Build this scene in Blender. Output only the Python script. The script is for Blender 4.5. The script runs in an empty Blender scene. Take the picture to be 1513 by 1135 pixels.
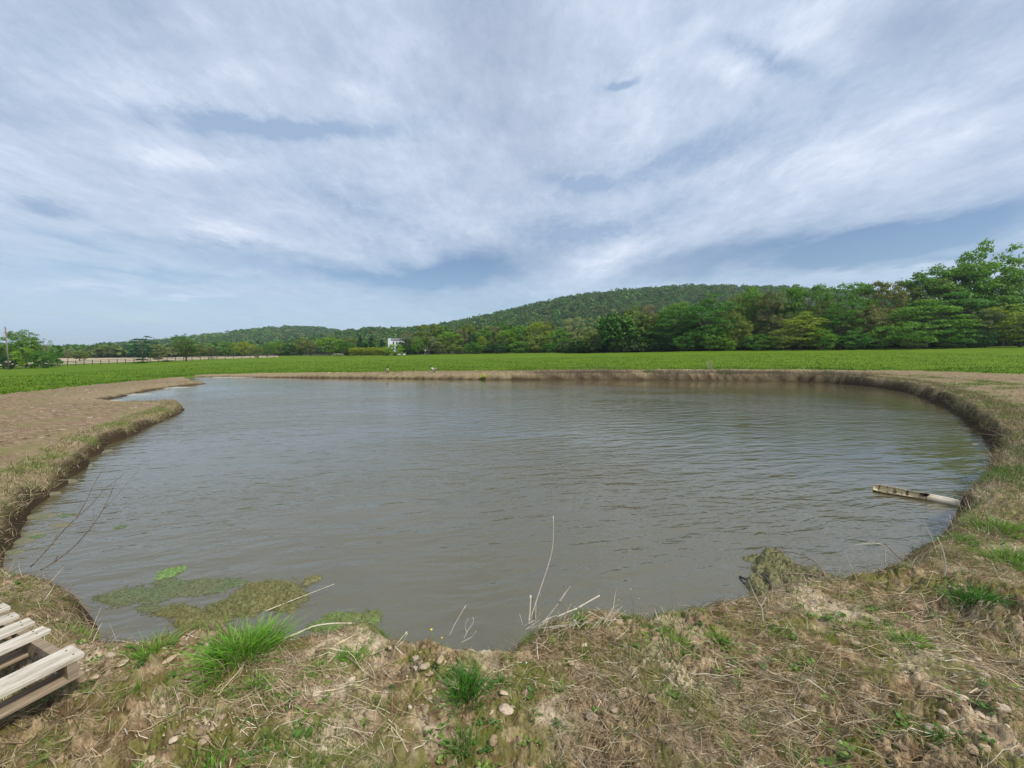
import bpy, bmesh, math, random
import numpy as np
from mathutils import Vector, Matrix

# ------------------------------------------------------------------ camera, world, sun, exposure
SC = bpy.context.scene
COL = SC.collection
F = 575.0            # focal length in pixels of the 1513 px wide photograph
HAZE = 0.00018
CAMZ = 2.10          # camera height above the water (z = 0)
PITCH = math.atan((567.5 - 527.0) / F)
cam_d = bpy.data.cameras.new('camera')
cam_d.sensor_width = 36.0
cam_d.lens = 36.0 * F / 1513.0
cam_d.clip_start = 0.05
cam_d.clip_end = 20000
cam = bpy.data.objects.new('camera', cam_d)
COL.objects.link(cam)
cam.location = (0, 0, CAMZ)
cam.rotation_euler = (math.pi / 2 - PITCH, 0, 0)
SC.camera = cam
SC.view_settings.view_transform = 'Standard'
SC.view_settings.look = 'None'
SC.view_settings.exposure = 0.12
SC.view_settings.gamma = 1.0
SC.cycles.use_denoising = True
SC.cycles.max_bounces = 6
SC.cycles.transparent_max_bounces = 6
SC.cycles.volume_bounces = 0

SUN_EL, SUN_AZ = math.radians(52), math.radians(125)   # azimuth measured from +Y towards +X
sun_d = bpy.data.lights.new('sun', 'SUN')
sun_d.energy = 3.4
sun_d.angle = math.radians(7)
sun_d.color = (1.0, 0.95, 0.87)
sun = bpy.data.objects.new('sun', sun_d)
COL.objects.link(sun)
_sd = Vector((math.sin(SUN_AZ) * math.cos(SUN_EL), math.cos(SUN_AZ) * math.cos(SUN_EL), math.sin(SUN_EL)))
sun.rotation_euler = _sd.to_track_quat('Z', 'Y').to_euler()
sun.location = (20, 20, 60)


class V:
    """a node socket with arithmetic: a += b becomes Math nodes"""
    def __init__(s, nt, sock): s.nt, s.s = nt, sock
    def _m(s, op, *a, clamp=False):
        n = s.nt.nodes.new('ShaderNodeMath'); n.operation = op; n.use_clamp = clamp
        for i, v in enumerate((s,) + a):
            if isinstance(v, V): s.nt.links.new(v.s, n.inputs[i])
            else: n.inputs[i].default_value = v
        return V(s.nt, n.outputs[0])
    def __add__(s, o): return s._m('ADD', o)
    __radd__ = __add__
    def __mul__(s, o): return s._m('MULTIPLY', o)
    __rmul__ = __mul__
    def __sub__(s, o): return s._m('SUBTRACT', o)
    def __truediv__(s, o): return s._m('DIVIDE', o)
    def __rsub__(s, o): return (s * -1.0) + o
    def pow(s, o): return s._m('POWER', o)
    def mx(s, o): return s._m('MAXIMUM', o)
    def mn(s, o): return s._m('MINIMUM', o)
    def exp(s): return s._m('EXPONENT')
    def sin(s): return s._m('SINE')
    def abs(s): return s._m('ABSOLUTE')
    def clamp(s): return s._m('ADD', 0.0, clamp=True)
    def ramp(s, a, b, lo=0.0, hi=1.0, smooth=True):
        n = s.nt.nodes.new('ShaderNodeMapRange'); n.interpolation_type = 'SMOOTHSTEP' if smooth else 'LINEAR'
        n.inputs['From Min'].default_value = a; n.inputs['From Max'].default_value = b
        n.inputs['To Min'].default_value = lo; n.inputs['To Max'].default_value = hi
        s.nt.links.new(s.s, n.inputs['Value']); return V(s.nt, n.outputs[0])


def comb(nt, x, y, z=0.0):
    n = nt.nodes.new('ShaderNodeCombineXYZ')
    for i, v in enumerate((x, y, z)):
        if isinstance(v, V): nt.links.new(v.s, n.inputs[i])
        else: n.inputs[i].default_value = v
    return n.outputs[0]


def sep(nt, sock):
    n = nt.nodes.new('ShaderNodeSeparateXYZ'); nt.links.new(sock, n.inputs[0])
    return [V(nt, o) for o in n.outputs]


def noise(nt, vec, scale=1.0, detail=4, rough=0.5, dist=0.0, out=0):
    n = nt.nodes.new('ShaderNodeTexNoise')
    nt.links.new(vec, n.inputs['Vector'])
    n.inputs['Scale'].default_value = scale; n.inputs['Detail'].default_value = detail
    n.inputs['Roughness'].default_value = rough; n.inputs['Distortion'].default_value = dist
    return V(nt, n.outputs[out])


def mixc(nt, f, a, b):
    n = nt.nodes.new('ShaderNodeMix'); n.data_type = 'RGBA'
    for idx, v in ((0, f), (6, a), (7, b)):
        if isinstance(v, V): nt.links.new(v.s, n.inputs[idx])
        elif idx == 0: n.inputs[0].default_value = v
        else: n.inputs[idx].default_value = tuple(v) + (1,) if len(v) == 3 else v
    return V(nt, n.outputs[2])


def pix_dir(px, py):
    u = (px - 756.5) / F; v = (567.5 - py) / F
    cp, sp = math.cos(PITCH), math.sin(PITCH)
    return np.array([u, cp + v * sp, -sp + v * cp])


def G(px, py, z=0.0):
    """where the line of sight of a photograph pixel meets the level z"""
    d = pix_dir(px, py); t = (z - CAMZ) / d[2]
    return np.array([d[0] * t, d[1] * t, z])


def at(px, py, Y):
    d = pix_dir(px, py); t = Y / d[1]
    return np.array([d[0] * t, Y, CAMZ + d[2] * t])


# ------------------------------------------------------------------ world: nishita sky with streaming thin clouds
W = bpy.data.worlds.new('World'); SC.world = W; W.use_nodes = True
nt = W.node_tree; nt.nodes.clear()
tc = nt.nodes.new('ShaderNodeTexCoord')
X, Y_, Z = sep(nt, tc.outputs['Generated'])
az = Y_._m('ARCTAN2', X) * 0.0 + X._m('ARCTAN2', Y_)
el = Z.mx(-0.2)._m('ARCSINE')
zz = Z.mx(0.0) + 0.10
PX, PY = X / zz, Y_ / zz
pv = comb(nt, PX, PY * 0.42, 0.0)
wv = comb(nt, PX * 0.9, PY * 0.55, 3.7)
w1 = noise(nt, wv, 1.6, 9, 0.68) - 0.5
w2 = noise(nt, comb(nt, PX * 0.9, PY * 0.55, 9.1), 1.6, 9, 0.68) - 0.5
azw = az + w1 * 0.20
elw = el + w2 * 0.12


def pe(px, py):
    d = pix_dir(px, py); d = d / np.linalg.norm(d)
    return math.atan2(d[0], d[1]), math.asin(d[2])


def blob(x0, y0, x1, y1, half):
    """soft streak running between two sky directions; half = half thickness in photograph pixels"""
    a0, e0 = pe(x0, y0); a1, e1 = pe(x1, y1)
    ca, ce = (a0 + a1) / 2, (e0 + e1) / 2
    L = math.hypot(a1 - a0, e1 - e0) / 2 + 1e-4
    ux, uy = (a1 - a0) / (2 * L), (e1 - e0) / (2 * L)
    mx_, my_ = (x0 + x1) / 2, (y0 + y1) / 2
    ll = math.hypot(x1 - x0, y1 - y0)
    nx, ny = -(y1 - y0) / ll, (x1 - x0) / ll
    b0, f0 = pe(mx_ - nx * half, my_ - ny * half); b1, f1 = pe(mx_ + nx * half, my_ + ny * half)
    wd = math.hypot(b1 - b0, f1 - f0) / 2
    da = azw - ca; de = elw - ce
    p = (da * (ux / L)) + (de * (uy / L))
    q = (da * (-uy / wd)) + (de * (ux / wd))
    return (((p * p) + (q * q)) * -0.9).exp()


n_str = noise(nt, pv, 2.6, 10, 0.70, 0.0)                              # long streaks running away from the viewer
n_wsp = noise(nt, comb(nt, PX * 1.0, PY * 0.8, 5.0), 4.6, 12, 0.76, 0.15)    # ragged wisps
n_fin = noise(nt, comb(nt, PX * 1.1 + w1 * 0.8, PY * 0.62 + w2 * 0.8, 21.0), 9.0, 10, 0.74) - 0.5
n_big = noise(nt, comb(nt, PX, PY * 0.6, 11.0), 0.8, 3, 0.5)
blue = [(1150, 385, 1560, 305, 30, 1.0), (930, 405, 1180, 360, 22, .5), (1300, 395, 1560, 362, 10, .5), (560, 425, 800, 375, 34, .75), (330, 388, 640, 415, 15, .55),
        (0, 395, 360, 415, 10, .5), (60, 355, 160, 372, 10, .35), (690, -160, 790, 260, 100, .16), (0, 455, 420, 462, 12, .35), (1250, 60, 1560, 20, 45, .25), (640, 470, 840, 440, 14, .4)]
grey = [(140, 148, 600, 192, 17, .9), (370, 225, 560, 330, 36, .55), (830, 285, 1240, 130, 26, .75), (1050, 45, 1220, 120, 22, .75), (885, 130, 935, 113, 7, 1.1),
        (795, 270, 900, 262, 8, .7), (760, 345, 940, 335, 18, .75), (0, 290, 100, 310, 12, .7), (900, 330, 1200, 215, 30, .45), (1300, 140, 1530, 105, 16, .35),
        (180, 355, 480, 385, 9, .5), (-60, 60, 260, 90, 40, .3), (540, 300, 700, 380, 16, .3)]
white = [(960, 20, 930, 250, 42, .65), (845, 60, 840, 240, 30, .25), (380, 115, 300, 95, 14, .35), (480, 125, 560, 150, 12, .4), (600, 330, 640, 400, 18, .3), (1060, 90, 1240, 40, 22, .85), (1070, 105, 1120, 90, 14, .75), (1130, 30, 1250, -10, 14, .7), (1010, 50, 1050, 10, 10, .6), (150, 215, 360, 245, 16, .9), (250, 330, 430, 372, 12, .8), (560, 110, 560, 250, 50, .35),
         (1020, 265, 1480, 160, 42, .75), (840, 405, 960, 370, 20, .8), (220, 447, 330, 448, 5, 1.0), (50, 110, 330, 150, 26, .55), (40, 425, 200, 428, 7, .6),
         (230, 402, 460, 410, 7, .55), (1080, 405, 1500, 388, 13, .5), (500, 440, 560, 438, 5, .5), (680, 300, 800, 420, 24, .35)]


def tot(lst):
    r = None
    for x0, y0, x1, y1, h, a in lst:
        b = blob(x0, y0, x1, y1, h) * a
        r = b if r is None else r + b
    return r


B_, Gy, Wh = tot(blue), tot(grey), tot(white)
cover = (0.88 - B_ * 1.35 + Wh * 0.2 + Gy * 0.35 + (n_str - 0.5) * 0.40 + (n_wsp - 0.5) * 0.25 + (n_big - 0.5) * 0.30).clamp()
lum = (0.56 + Wh * 0.38 - Gy * 0.80 + n_fin * (Wh * 0.9 + Gy * 0.9 + 0.32) + (n_wsp - 0.5) * 1.0 + (n_str - 0.5) * 0.55).clamp()
ccol = mixc(nt, lum, (0.325, 0.435, 0.62), (0.73, 0.80, 0.93))
hor = el.ramp(0.0, 0.30)
ccol = mixc(nt, hor, mixc(nt, 0.55, ccol, (0.40, 0.60, 0.78)), ccol)
sky = nt.nodes.new('ShaderNodeTexSky'); sky.sky_type = 'NISHITA'; sky.sun_disc = False
sky.sun_elevation = SUN_EL; sky.sun_rotation = SUN_AZ; sky.altitude = 100; sky.air_density = 1.0; sky.dust_density = 0.4; sky.ozone_density = 2.5
bg1 = nt.nodes.new('ShaderNodeBackground'); bg1.inputs[1].default_value = 0.10
nt.links.new(sky.outputs[0], bg1.inputs[0])
bg2 = nt.nodes.new('ShaderNodeBackground'); bg2.inputs[1].default_value = 1.0
nt.links.new(ccol.s, bg2.inputs[0])
ms = nt.nodes.new('ShaderNodeMixShader')
nt.links.new(cover.s, ms.inputs[0]); nt.links.new(bg1.outputs[0], ms.inputs[1]); nt.links.new(bg2.outputs[0], ms.inputs[2])
wo = nt.nodes.new('ShaderNodeOutputWorld'); nt.links.new(ms.outputs[0], wo.inputs[0])
W.cycles.sampling_method = 'MANUAL'; W.cycles.sample_map_resolution = 512


# ------------------------------------------------------------------ numpy noise
def _hash(ix, iy, seed):
    h = (ix.astype(np.int64) * 374761393 + iy.astype(np.int64) * 668265263 + seed * 974634777) & 0xFFFFFFFF
    h = ((h ^ (h >> 13)) * 1274126177) & 0xFFFFFFFF
    return ((h ^ (h >> 16)) & 0xFFFF) / 65536.0 * 2 * math.pi


def perlin(x, y, seed=0):
    x0 = np.floor(x); y0 = np.floor(y); fx = x - x0; fy = y - y0
    def g(dx, dy):
        a = _hash(x0 + dx, y0 + dy, seed)
        return np.cos(a) * (fx - dx) + np.sin(a) * (fy - dy)
    sx = fx * fx * fx * (fx * (fx * 6 - 15) + 10); sy = fy * fy * fy * (fy * (fy * 6 - 15) + 10)
    a = g(0, 0) * (1 - sx) + g(1, 0) * sx
    b = g(0, 1) * (1 - sx) + g(1, 1) * sx
    return (a * (1 - sy) + b * sy) * 1.5


def fbm(x, y, sc, oct=4, seed=0, gain=0.5, billow=False):
    r = 0; a = 1; t = 0
    for i in range(oct):
        n = perlin(x * sc + i * 17.3, y * sc - i * 9.1, seed + i)
        r = r + a * ((np.abs(n) * 2 - 0.5) if billow else n); t += a; a *= gain; sc *= 2.03
    return r / t


def sst(x, a, b):
    t = np.clip((x - a) / (b - a), 0, 1); return t * t * (3 - 2 * t)


# ------------------------------------------------------------------ pond outline (traced on the water level, true metres)
OUT = []
far_pts = [(272, 605), (262, 612), (235, 624), (200, 640), (165, 655), (140, 672), (120, 690), (95, 708), (70, 730), (45, 755), (28, 782), (12, 808), (-6, 832)]
near_pts = [(30, 850), (95, 860), (132, 885), (140, 915), (175, 942), (250, 945), (330, 938), (420, 945), (480, 935), (560, 925), (595, 950), (650, 957), (700, 962), (745, 958), (768, 935), (800, 922), (870, 905),
            (950, 908), (1010, 895), (1070, 888), (1130, 882), (1190, 860), (1240, 855), (1290, 842), (1345, 825), (1390, 795), (1412, 765)]
back_pts = [(1425, 752), (1440, 735), (1468, 707), (1482, 690), (1480, 675), (1464, 655), (1445, 635), (1420, 615), (1400, 602), (1370, 590), (1340, 580), (1300, 573), (1250, 568), (1180, 564.5), (1100, 563), (1000, 562.5),
            (900, 561.5), (760, 561.5), (650, 560.5), (560, 559.5), (450, 558.5), (380, 557.5), (320, 557), (275, 557.5), (285, 563), (303, 567), (258, 572), (218, 578), (178, 587), (149, 594), (178, 598.5), (230, 600), (262, 600.5)]
for p in far_pts: OUT.append(G(*p)[:2])
for p in near_pts:
    g = G(p[0], p[1], 0.30)[:2]; OUT.append(g + g / np.linalg.norm(g) * 0.16)
for p in back_pts: OUT.append(G(*p)[:2])
OUT = np.array(OUT)


def resample(P, nmin=0.12):
    res = []
    n = len(P)
    for i in range(n):
        p0, p1, p2, p3 = P[i - 1], P[i], P[(i + 1) % n], P[(i + 2) % n]
        d = np.linalg.norm(p2 - p1); mid = np.linalg.norm((p1 + p2) / 2)
        k = max(2, int(d / max(nmin, mid * 0.02)))
        for j in range(k):
            t = j / k
            # centripetal-ish smoothing by a mild Catmull-Rom
            cr = 0.5 * ((2 * p1) + (-p0 + p2) * t * 0.8 + (2 * p0 - 5 * p1 + 4 * p2 - p3) * t * t * 0.8 + (-p0 + 3 * p1 - 3 * p2 + p3) * t ** 3 * 0.8)
            li = p1 * (1 - t) + p2 * t
            q = cr * 0.5 + li * 0.5
            r = np.linalg.norm(q)
            a = 0.035 * min(r, 12) ** 0.7
            q = q + np.array([fbm(q[0], q[1], 1.3, 3, 5), fbm(q[0], q[1], 1.3, 3, 25)]) * a
            res.append(q)
    return np.array(res)


POND = resample(OUT)


def pond_sd(x, y):
    """signed distance to the shore, positive on land"""
    shp = x.shape; x = x.ravel(); y = y.ravel()
    out = np.full(x.shape, 60.0)
    m = (x > -50) & (x < 60) & (y > -20) & (y < 60)
    idx = np.nonzero(m)[0]
    A = POND; Bp = np.roll(POND, -1, axis=0); D = Bp - A; L2 = (D ** 2).sum(1) + 1e-12
    for s in range(0, len(idx), 4000):
        k = idx[s:s + 4000]
        px = x[k][:, None].astype(np.float32); py = y[k][:, None].astype(np.float32)
        ax = (px - A[:, 0].astype(np.float32)); ay = (py - A[:, 1].astype(np.float32))
        t = np.clip((ax * D[:, 0].astype(np.float32) + ay * D[:, 1].astype(np.float32)) / L2.astype(np.float32), 0, 1)
        d2 = (ax - t * D[:, 0].astype(np.float32)) ** 2 + (ay - t * D[:, 1].astype(np.float32)) ** 2
        d = np.sqrt(d2.min(1))
        c = ((A[:, 1] <= py) != (Bp[:, 1] <= py))
        with np.errstate(divide='ignore', invalid='ignore'):
            xin = A[:, 0] + (py - A[:, 1]) * D[:, 0] / np.where(D[:, 1] == 0, 1e-9, D[:, 1])
        ins = ((px < xin) & c).sum(1) % 2 == 1
        out[k] = np.where(ins, -d, d)
    return out.reshape(shp)


# ------------------------------------------------------------------ terrain height
U_K = np.array([-1.5, -1.31, -1.15, -0.95, -0.62, -0.3, 0.1, 0.6, 1.3, 1.6])
R_K = np.array([0, 8, 20, 37, 60, 80, 100, 150, 250, 500, 3000])
BT = np.array([
    [.42, .38, .32, .12, -.35, -.7, -.9, -.6, 0.5, 1, 2],
    [.42, .38, .30, .12, -.3, -.6, -.8, -.4, 0.8, 1, 2],
    [.42, .36, .26, .18, -.1, -.3, -.25, 0.1, 1.0, 1, 2],
    [.42, .34, .26, .12, .08, .20, 0.3, 1.0, 1.4, 2, 3],
    [.40, .42, .45, .30, .48, .80, 1.15, 2.2, 2.6, 3, 4],
    [.38, .40, .45, .55, .95, 1.35, 1.75, 2.7, 3.0, 4, 4],
    [.38, .40, .50, .74, 1.3, 1.9, 2.5, 3.8, 4.2, 5, 5],
    [.40, .45, .60, .78, 1.7, 2.7, 3.8, 4.6, 5.0, 5, 5],
    [.48, .62, .74, 1.15, 2.6, 4.0, 4.9, 5.2, 5.2, 5, 5],
    [.48, .62, .74, 1.15, 2.6, 4.0, 4.9, 5.2, 5.2, 5, 5]])
RIDGE = [(1000, [(250, 527), (300, 527), (340, 517), (380, 503), (420, 491), (450, 485), (490, 487), (520, 494), (560, 506), (620, 515)], 9),
         (650, [(480, 527), (515, 510), (540, 496), (570, 489), (640, 486), (700, 473), (750, 462), (800, 451), (850, 440), (900, 432), (950, 428), (1000, 426), (1080, 427), (1130, 429), (1200, 436), (1300, 446), (1500, 460), (1900, 480)], 9)]


def terrain(x, y, sd=None, micro=True):
    if sd is None: sd = pond_sd(x, y)
    ax = np.abs(x)
    dep = np.maximum(np.maximum(y, ax / 1.6), 0.3)
    u = np.clip(x / dep, -1.5, 1.6)
    iu = np.interp(u, U_K, np.arange(len(U_K))); ir = np.interp(dep, R_K, np.arange(len(R_K)))
    i0 = np.minimum(iu.astype(int), len(U_K) - 2); j0 = np.minimum(ir.astype(int), len(R_K) - 2)
    fu = iu - i0; fr = ir - j0
    B = (BT[i0, j0] * (1 - fu) * (1 - fr) + BT[i0 + 1, j0] * fu * (1 - fr) + BT[i0, j0 + 1] * (1 - fu) * fr + BT[i0 + 1, j0 + 1] * fu * fr)
    r = np.hypot(x, y)
    B = B + fbm(x, y, 0.12, 3, 41) * 0.10 * sst(r, 8, 60)
    wdt = 0.26 + 0.14 * fbm(x, y, 0.9, 2, 7) + 0.45 * sst(r, 20, 34) * (x < 0) + 0.10 * sst(r, 10, 34)
    wdt = wdt * (1 + 1.2 * np.clip(fbm(x, y, 0.45, 2, 207), -.3, 1))
    sde = sd + sst(sd, -0.05, 0.12) * (0.16 * fbm(x, y, 2.3, 4, 209, 0.6)) * (0.5 + 0.5 * sst(r, 3, 6))
    t = np.clip((sde + 0.05) / wdt, 0, 1)
    prof = (1 - (1 - t) ** 1.7) * (0.86 + 0.14 * sst(sd, 0.2, 1.6))
    h = np.where(sd < -0.05, -0.02 + np.clip(sd + 0.05, -1.2, 0) * 0.5, B * prof - 0.02)
    for Yr, pts, can in RIDGE:
        pp = np.array([at(p[0], p[1], Yr) for p in pts])
        cr = np.interp(x, pp[:, 0], np.maximum(pp[:, 2] - can, 0))
        prof2 = np.where(y < Yr, sst(y, Yr * 0.42, Yr), 1 - 0.6 * sst(y, Yr, Yr * 1.8))
        hh_ = cr * prof2 * (1 + 0.05 * fbm(x, y, 0.006, 2, 77))
        h = np.where((y > 180) & (hh_ > h), hh_, h)
    if micro:
        k = sst(sd, -0.05, 0.25)
        nf = 1 - sst(r, 6, 22)
        rg = 0.55 + 0.9 * sst(fbm(x, y, 0.8, 2, 61), -0.2, 0.5)
        h = h + k * (0.045 * fbm(x, y, 1.1, 3, 13) + nf * rg * (0.055 * fbm(x, y, 5.0, 4, 3, 0.55, True) + 0.044 * fbm(x, y, 17.0, 4, 9, 0.65, True) + 0.010 * fbm(x, y, 55.0, 2, 15, 0.6, True) * (1 - sst(r, 3, 5))))
        h = h + k * (1 - nf) * (1 - sst(r, 30, 60)) * 0.035 * fbm(x, y, 4.0, 3, 27, 0.6, True)
        h = h + k * 0.045 * (1 - nf) * fbm(x, y, 2.0, 3, 19)
        for (mx_, my_, mr, mh) in MOUNDS:
            dd = np.hypot(x - mx_, y - my_) / mr
            h = h + mh * np.exp(-dd * dd * 1.6) * (1 + 1.1 * fbm(x, y, 14, 3, 31, 0.6, True))
    return h


MOUNDS = [(G(650, 975, .4)[0], G(650, 975, .4)[1], .20, .07), (G(1490, 905, .5)[0], G(1490, 905, .5)[1], .45, .10), (G(300, 1065, .4)[0], G(300, 1065, .4)[1], .16, .035)]


class Raster:
    def __init__(s, x0, x1, y0, y1, st):
        s.x0, s.y0, s.st = x0, y0, st
        xs = np.arange(x0, x1, st); ys = np.arange(y0, y1, st)
        gx, gy = np.meshgrid(xs, ys)
        s.sd = pond_sd(gx, gy); s.h = terrain(gx, gy, s.sd); s.nx, s.ny = len(xs), len(ys)
    def _s(s, A, x, y):
        fx = np.clip((x - s.x0) / s.st, 0, s.nx - 1.001); fy = np.clip((y - s.y0) / s.st, 0, s.ny - 1.001)
        i = fx.astype(int); j = fy.astype(int); fx = fx - i; fy = fy - j
        return A[j, i] * (1 - fx) * (1 - fy) + A[j, i + 1] * fx * (1 - fy) + A[j + 1, i] * (1 - fx) * fy + A[j + 1, i + 1] * fx * fy


RN = Raster(-7.5, 11.5, 0.6, 9.0, 0.025)
RF = Raster(-58, 66, 4.0, 60.0, 0.16)


def HS(x, y):
    """height and shore distance of scattered points"""
    x = np.atleast_1d(np.asarray(x, float)); y = np.atleast_1d(np.asarray(y, float))
    near = (x > -7.4) & (x < 11.3) & (y > 0.62) & (y < 8.9)
    h = np.where(near, RN._s(RN.h, x, y), RF._s(RF.h, x, y)); sd = np.where(near, RN._s(RN.sd, x, y), RF._s(RF.sd, x, y))
    far = (np.abs(x) > 57) | (y > 59) | (y < 0.62)
    if far.any():
        h[far] = terrain(x[far], y[far], np.full(far.sum(), 60.0)); sd[far] = 60
    return h, sd


def hz(x, y): return float(HS(x, y)[0][0])


# green field boundary: distance from the viewer as a function of azimuth
GB = [(-200, 600), (-60, 590), (0, 584), (100, 573), (200, 563), (250, 558.5), (300, 553.5), (400, 551), (500, 550.5), (600, 549), (750, 548), (900, 547), (1050, 546), (1200, 546), (1350, 548), (1513, 553), (1600, 558)]
_ga = []; _gr = []
for p in GB:
    d = pix_dir(*p); tt = np.linspace(3, 60, 700); X0, Y0, Z0 = d[0] * tt, d[1] * tt, CAMZ + d[2] * tt
    hh_ = terrain(X0, Y0, np.full(700, 5.0), micro=False); i_ = int(np.argmax(Z0 <= hh_)) if (Z0 <= hh_).any() else 430
    _ga.append(math.atan2(X0[i_], Y0[i_])); _gr.append(math.hypot(X0[i_], Y0[i_])); print('GB', p, round(float(Y0[i_]), 1))


def green_mask(x, y):
    a = np.arctan2(x, y); r = np.hypot(x, y)
    R = np.interp(a, _ga, _gr)
    wob = 1 + 0.018 * fbm(x, y, 0.35, 3, 88) + 0.012 * fbm(x, y, 1.5, 2, 89)
    return sst(r / (R * wob), 0.985, 1.02) * (np.abs(a) < 2.0)


# ------------------------------------------------------------------ mesh + material helpers
def mesh_np(name, verts, quads, col=None, mat=None, smooth=False, n=4):
    me = bpy.data.meshes.new(name)
    verts = np.asarray(verts, np.float32); quads = np.asarray(quads, np.int32)
    me.vertices.add(len(verts)); me.vertices.foreach_set('co', verts.ravel())
    me.loops.add(quads.size); me.loops.foreach_set('vertex_index', quads.ravel())
    me.polygons.add(len(quads))
    me.polygons.foreach_set('loop_start', np.arange(0, quads.size, n, dtype=np.int32))
    me.polygons.foreach_set('loop_total', np.full(len(quads), n, np.int32))
    if smooth: me.polygons.foreach_set('use_smooth', np.ones(len(quads), bool))
    me.update(calc_edges=True)
    if col is not None:
        a = me.color_attributes.new('Col', 'FLOAT_COLOR', 'POINT')
        c = np.ones((len(verts), 4), np.float32); c[:, :3] = col; a.data.foreach_set('color', c.ravel())
    if mat: me.materials.append(mat)
    return me


def obj(name, me, parent=None, loc=(0, 0, 0)):
    o = bpy.data.objects.new(name, me); COL.objects.link(o); o.location = loc
    if parent: o.parent = parent
    return o


def tag(o, label=None, cat=None, group=None, kind=None):
    if label: o['label'] = label
    if cat: o['category'] = cat
    if group: o['group'] = group
    if kind: o['kind'] = kind
    return o


def newmat(name):
    m = bpy.data.materials.new(name); m.use_nodes = True; t = m.node_tree; t.nodes.clear()
    o = t.nodes.new('ShaderNodeOutputMaterial'); b = t.nodes.new('ShaderNodeBsdfPrincipled')
    t.links.new(b.outputs[0], o.inputs[0])
    return m, t, b, o


def setc(t, sock, v):
    if isinstance(v, V): t.links.new(v.s, sock)
    else: sock.default_value = tuple(v) + (1,)


def attr(t, name='Col'):
    n = t.nodes.new('ShaderNodeAttribute'); n.attribute_name = name
    return n


def blade_mat(name, trans=0.3, rough=0.55, spec=0.3):
    m, t, b, o = newmat(name)
    a = attr(t); v = V(t, a.outputs['Color'])
    t.links.new(v.s, b.inputs['Base Color']); b.inputs['Roughness'].default_value = rough
    b.inputs['Specular IOR Level'].default_value = spec
    if trans > 0:
        tr = t.nodes.new('ShaderNodeBsdfTranslucent'); t.links.new(v.s, tr.inputs[0])
        mx_ = t.nodes.new('ShaderNodeMixShader'); mx_.inputs[0].default_value = trans
        t.links.new(b.outputs[0], mx_.inputs[1]); t.links.new(tr.outputs[0], mx_.inputs[2]); t.links.new(mx_.outputs[0], o.inputs[0])
    return m


def simple_mat(name, c1, c2, scale=8.0, stretch=(1, 1, 1), rough=0.8, bump=0.3, bd=0.01, detail=5, spec=0.3):
    m, t, b, o = newmat(name)
    tc_ = t.nodes.new('ShaderNodeTexCoord'); x, y, z = sep(t, tc_.outputs['Object'])
    vec = comb(t, x * stretch[0], y * stretch[1], z * stretch[2])
    n = noise(t, vec, scale, detail, 0.6)
    setc(t, b.inputs['Base Color'], mixc(t, n.ramp(0.35, 0.65), c1, c2)); b.inputs['Roughness'].default_value = rough
    b.inputs['Specular IOR Level'].default_value = spec
    if bump:
        bp = t.nodes.new('ShaderNodeBump'); bp.inputs['Strength'].default_value = bump; bp.inputs['Distance'].default_value = bd
        t.links.new(n.s, bp.inputs['Height']); t.links.new(bp.outputs[0], b.inputs['Normal'])
    return m


RNG = np.random.default_rng(12)


def strands(base, dirv, L, wid, bend, col, nseg=3, tipcol=None, hug=None, power=1.5):
    """n thin tapering blades as quads. base,dirv,bend (n,3); L,wid (n,); hug = height above the ground for lying straw"""
    n = len(base); t = np.linspace(0, 1, nseg + 1)
    P = base[:, None, :] + dirv[:, None, :] * (L[:, None, None] * t[None, :, None]) + bend[:, None, :] * (L[:, None, None] * (t ** 2)[None, :, None])
    if hug is not None:
        h, _ = HS(P[..., 0].ravel(), P[..., 1].ravel())
        hh = h.reshape(n, nseg + 1)
        P[..., 2] = np.maximum(hh + hug[:, None], 0.004) + np.maximum(P[..., 2] - base[:, None, 2], 0)
    T = np.gradient(P, axis=1); T /= np.linalg.norm(T, axis=2, keepdims=True) + 1e-9
    rnd = RNG.normal(size=(n, 1, 3)) * 0.5
    view = P - np.array([0, 0, CAMZ]); view /= np.linalg.norm(view, axis=2, keepdims=True)
    S = np.cross(T, view + rnd); S /= np.linalg.norm(S, axis=2, keepdims=True) + 1e-9
    w = wid[:, None, None] * (1 - t[None, :, None] ** power * 0.92) * 0.5
    Vv = np.stack([P - S * w, P + S * w], axis=2)      # n, seg+1, 2, 3
    verts = Vv.reshape(-1, 3)
    b0 = (np.arange(n) * (nseg + 1) * 2)[:, None] + (np.arange(nseg) * 2)[None, :]
    q = np.stack([b0, b0 + 1, b0 + 3, b0 + 2], axis=-1).reshape(-1, 4)
    if tipcol is None: tipcol = col
    C = col[:, None, None, :] * (1 - t[None, :, None, None]) + tipcol[:, None, None, :] * t[None, :, None, None]
    C = np.broadcast_to(C, (n, nseg + 1, 2, 3)).reshape(-1, 3)
    return verts, q, C


def merge(parts):
    vs, qs, cs = [], [], []; o = 0
    for v, q, c in parts:
        vs.append(v); qs.append(q + o); cs.append(c); o += len(v)
    return np.concatenate(vs), np.concatenate(qs), np.concatenate(cs)


def pick(palette, n, var=0.18):
    p = np.array(palette)[RNG.integers(0, len(palette), n)]
    return np.clip(p * (1 + RNG.normal(size=(n, 1)) * var), 0.003, 0.9)


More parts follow.
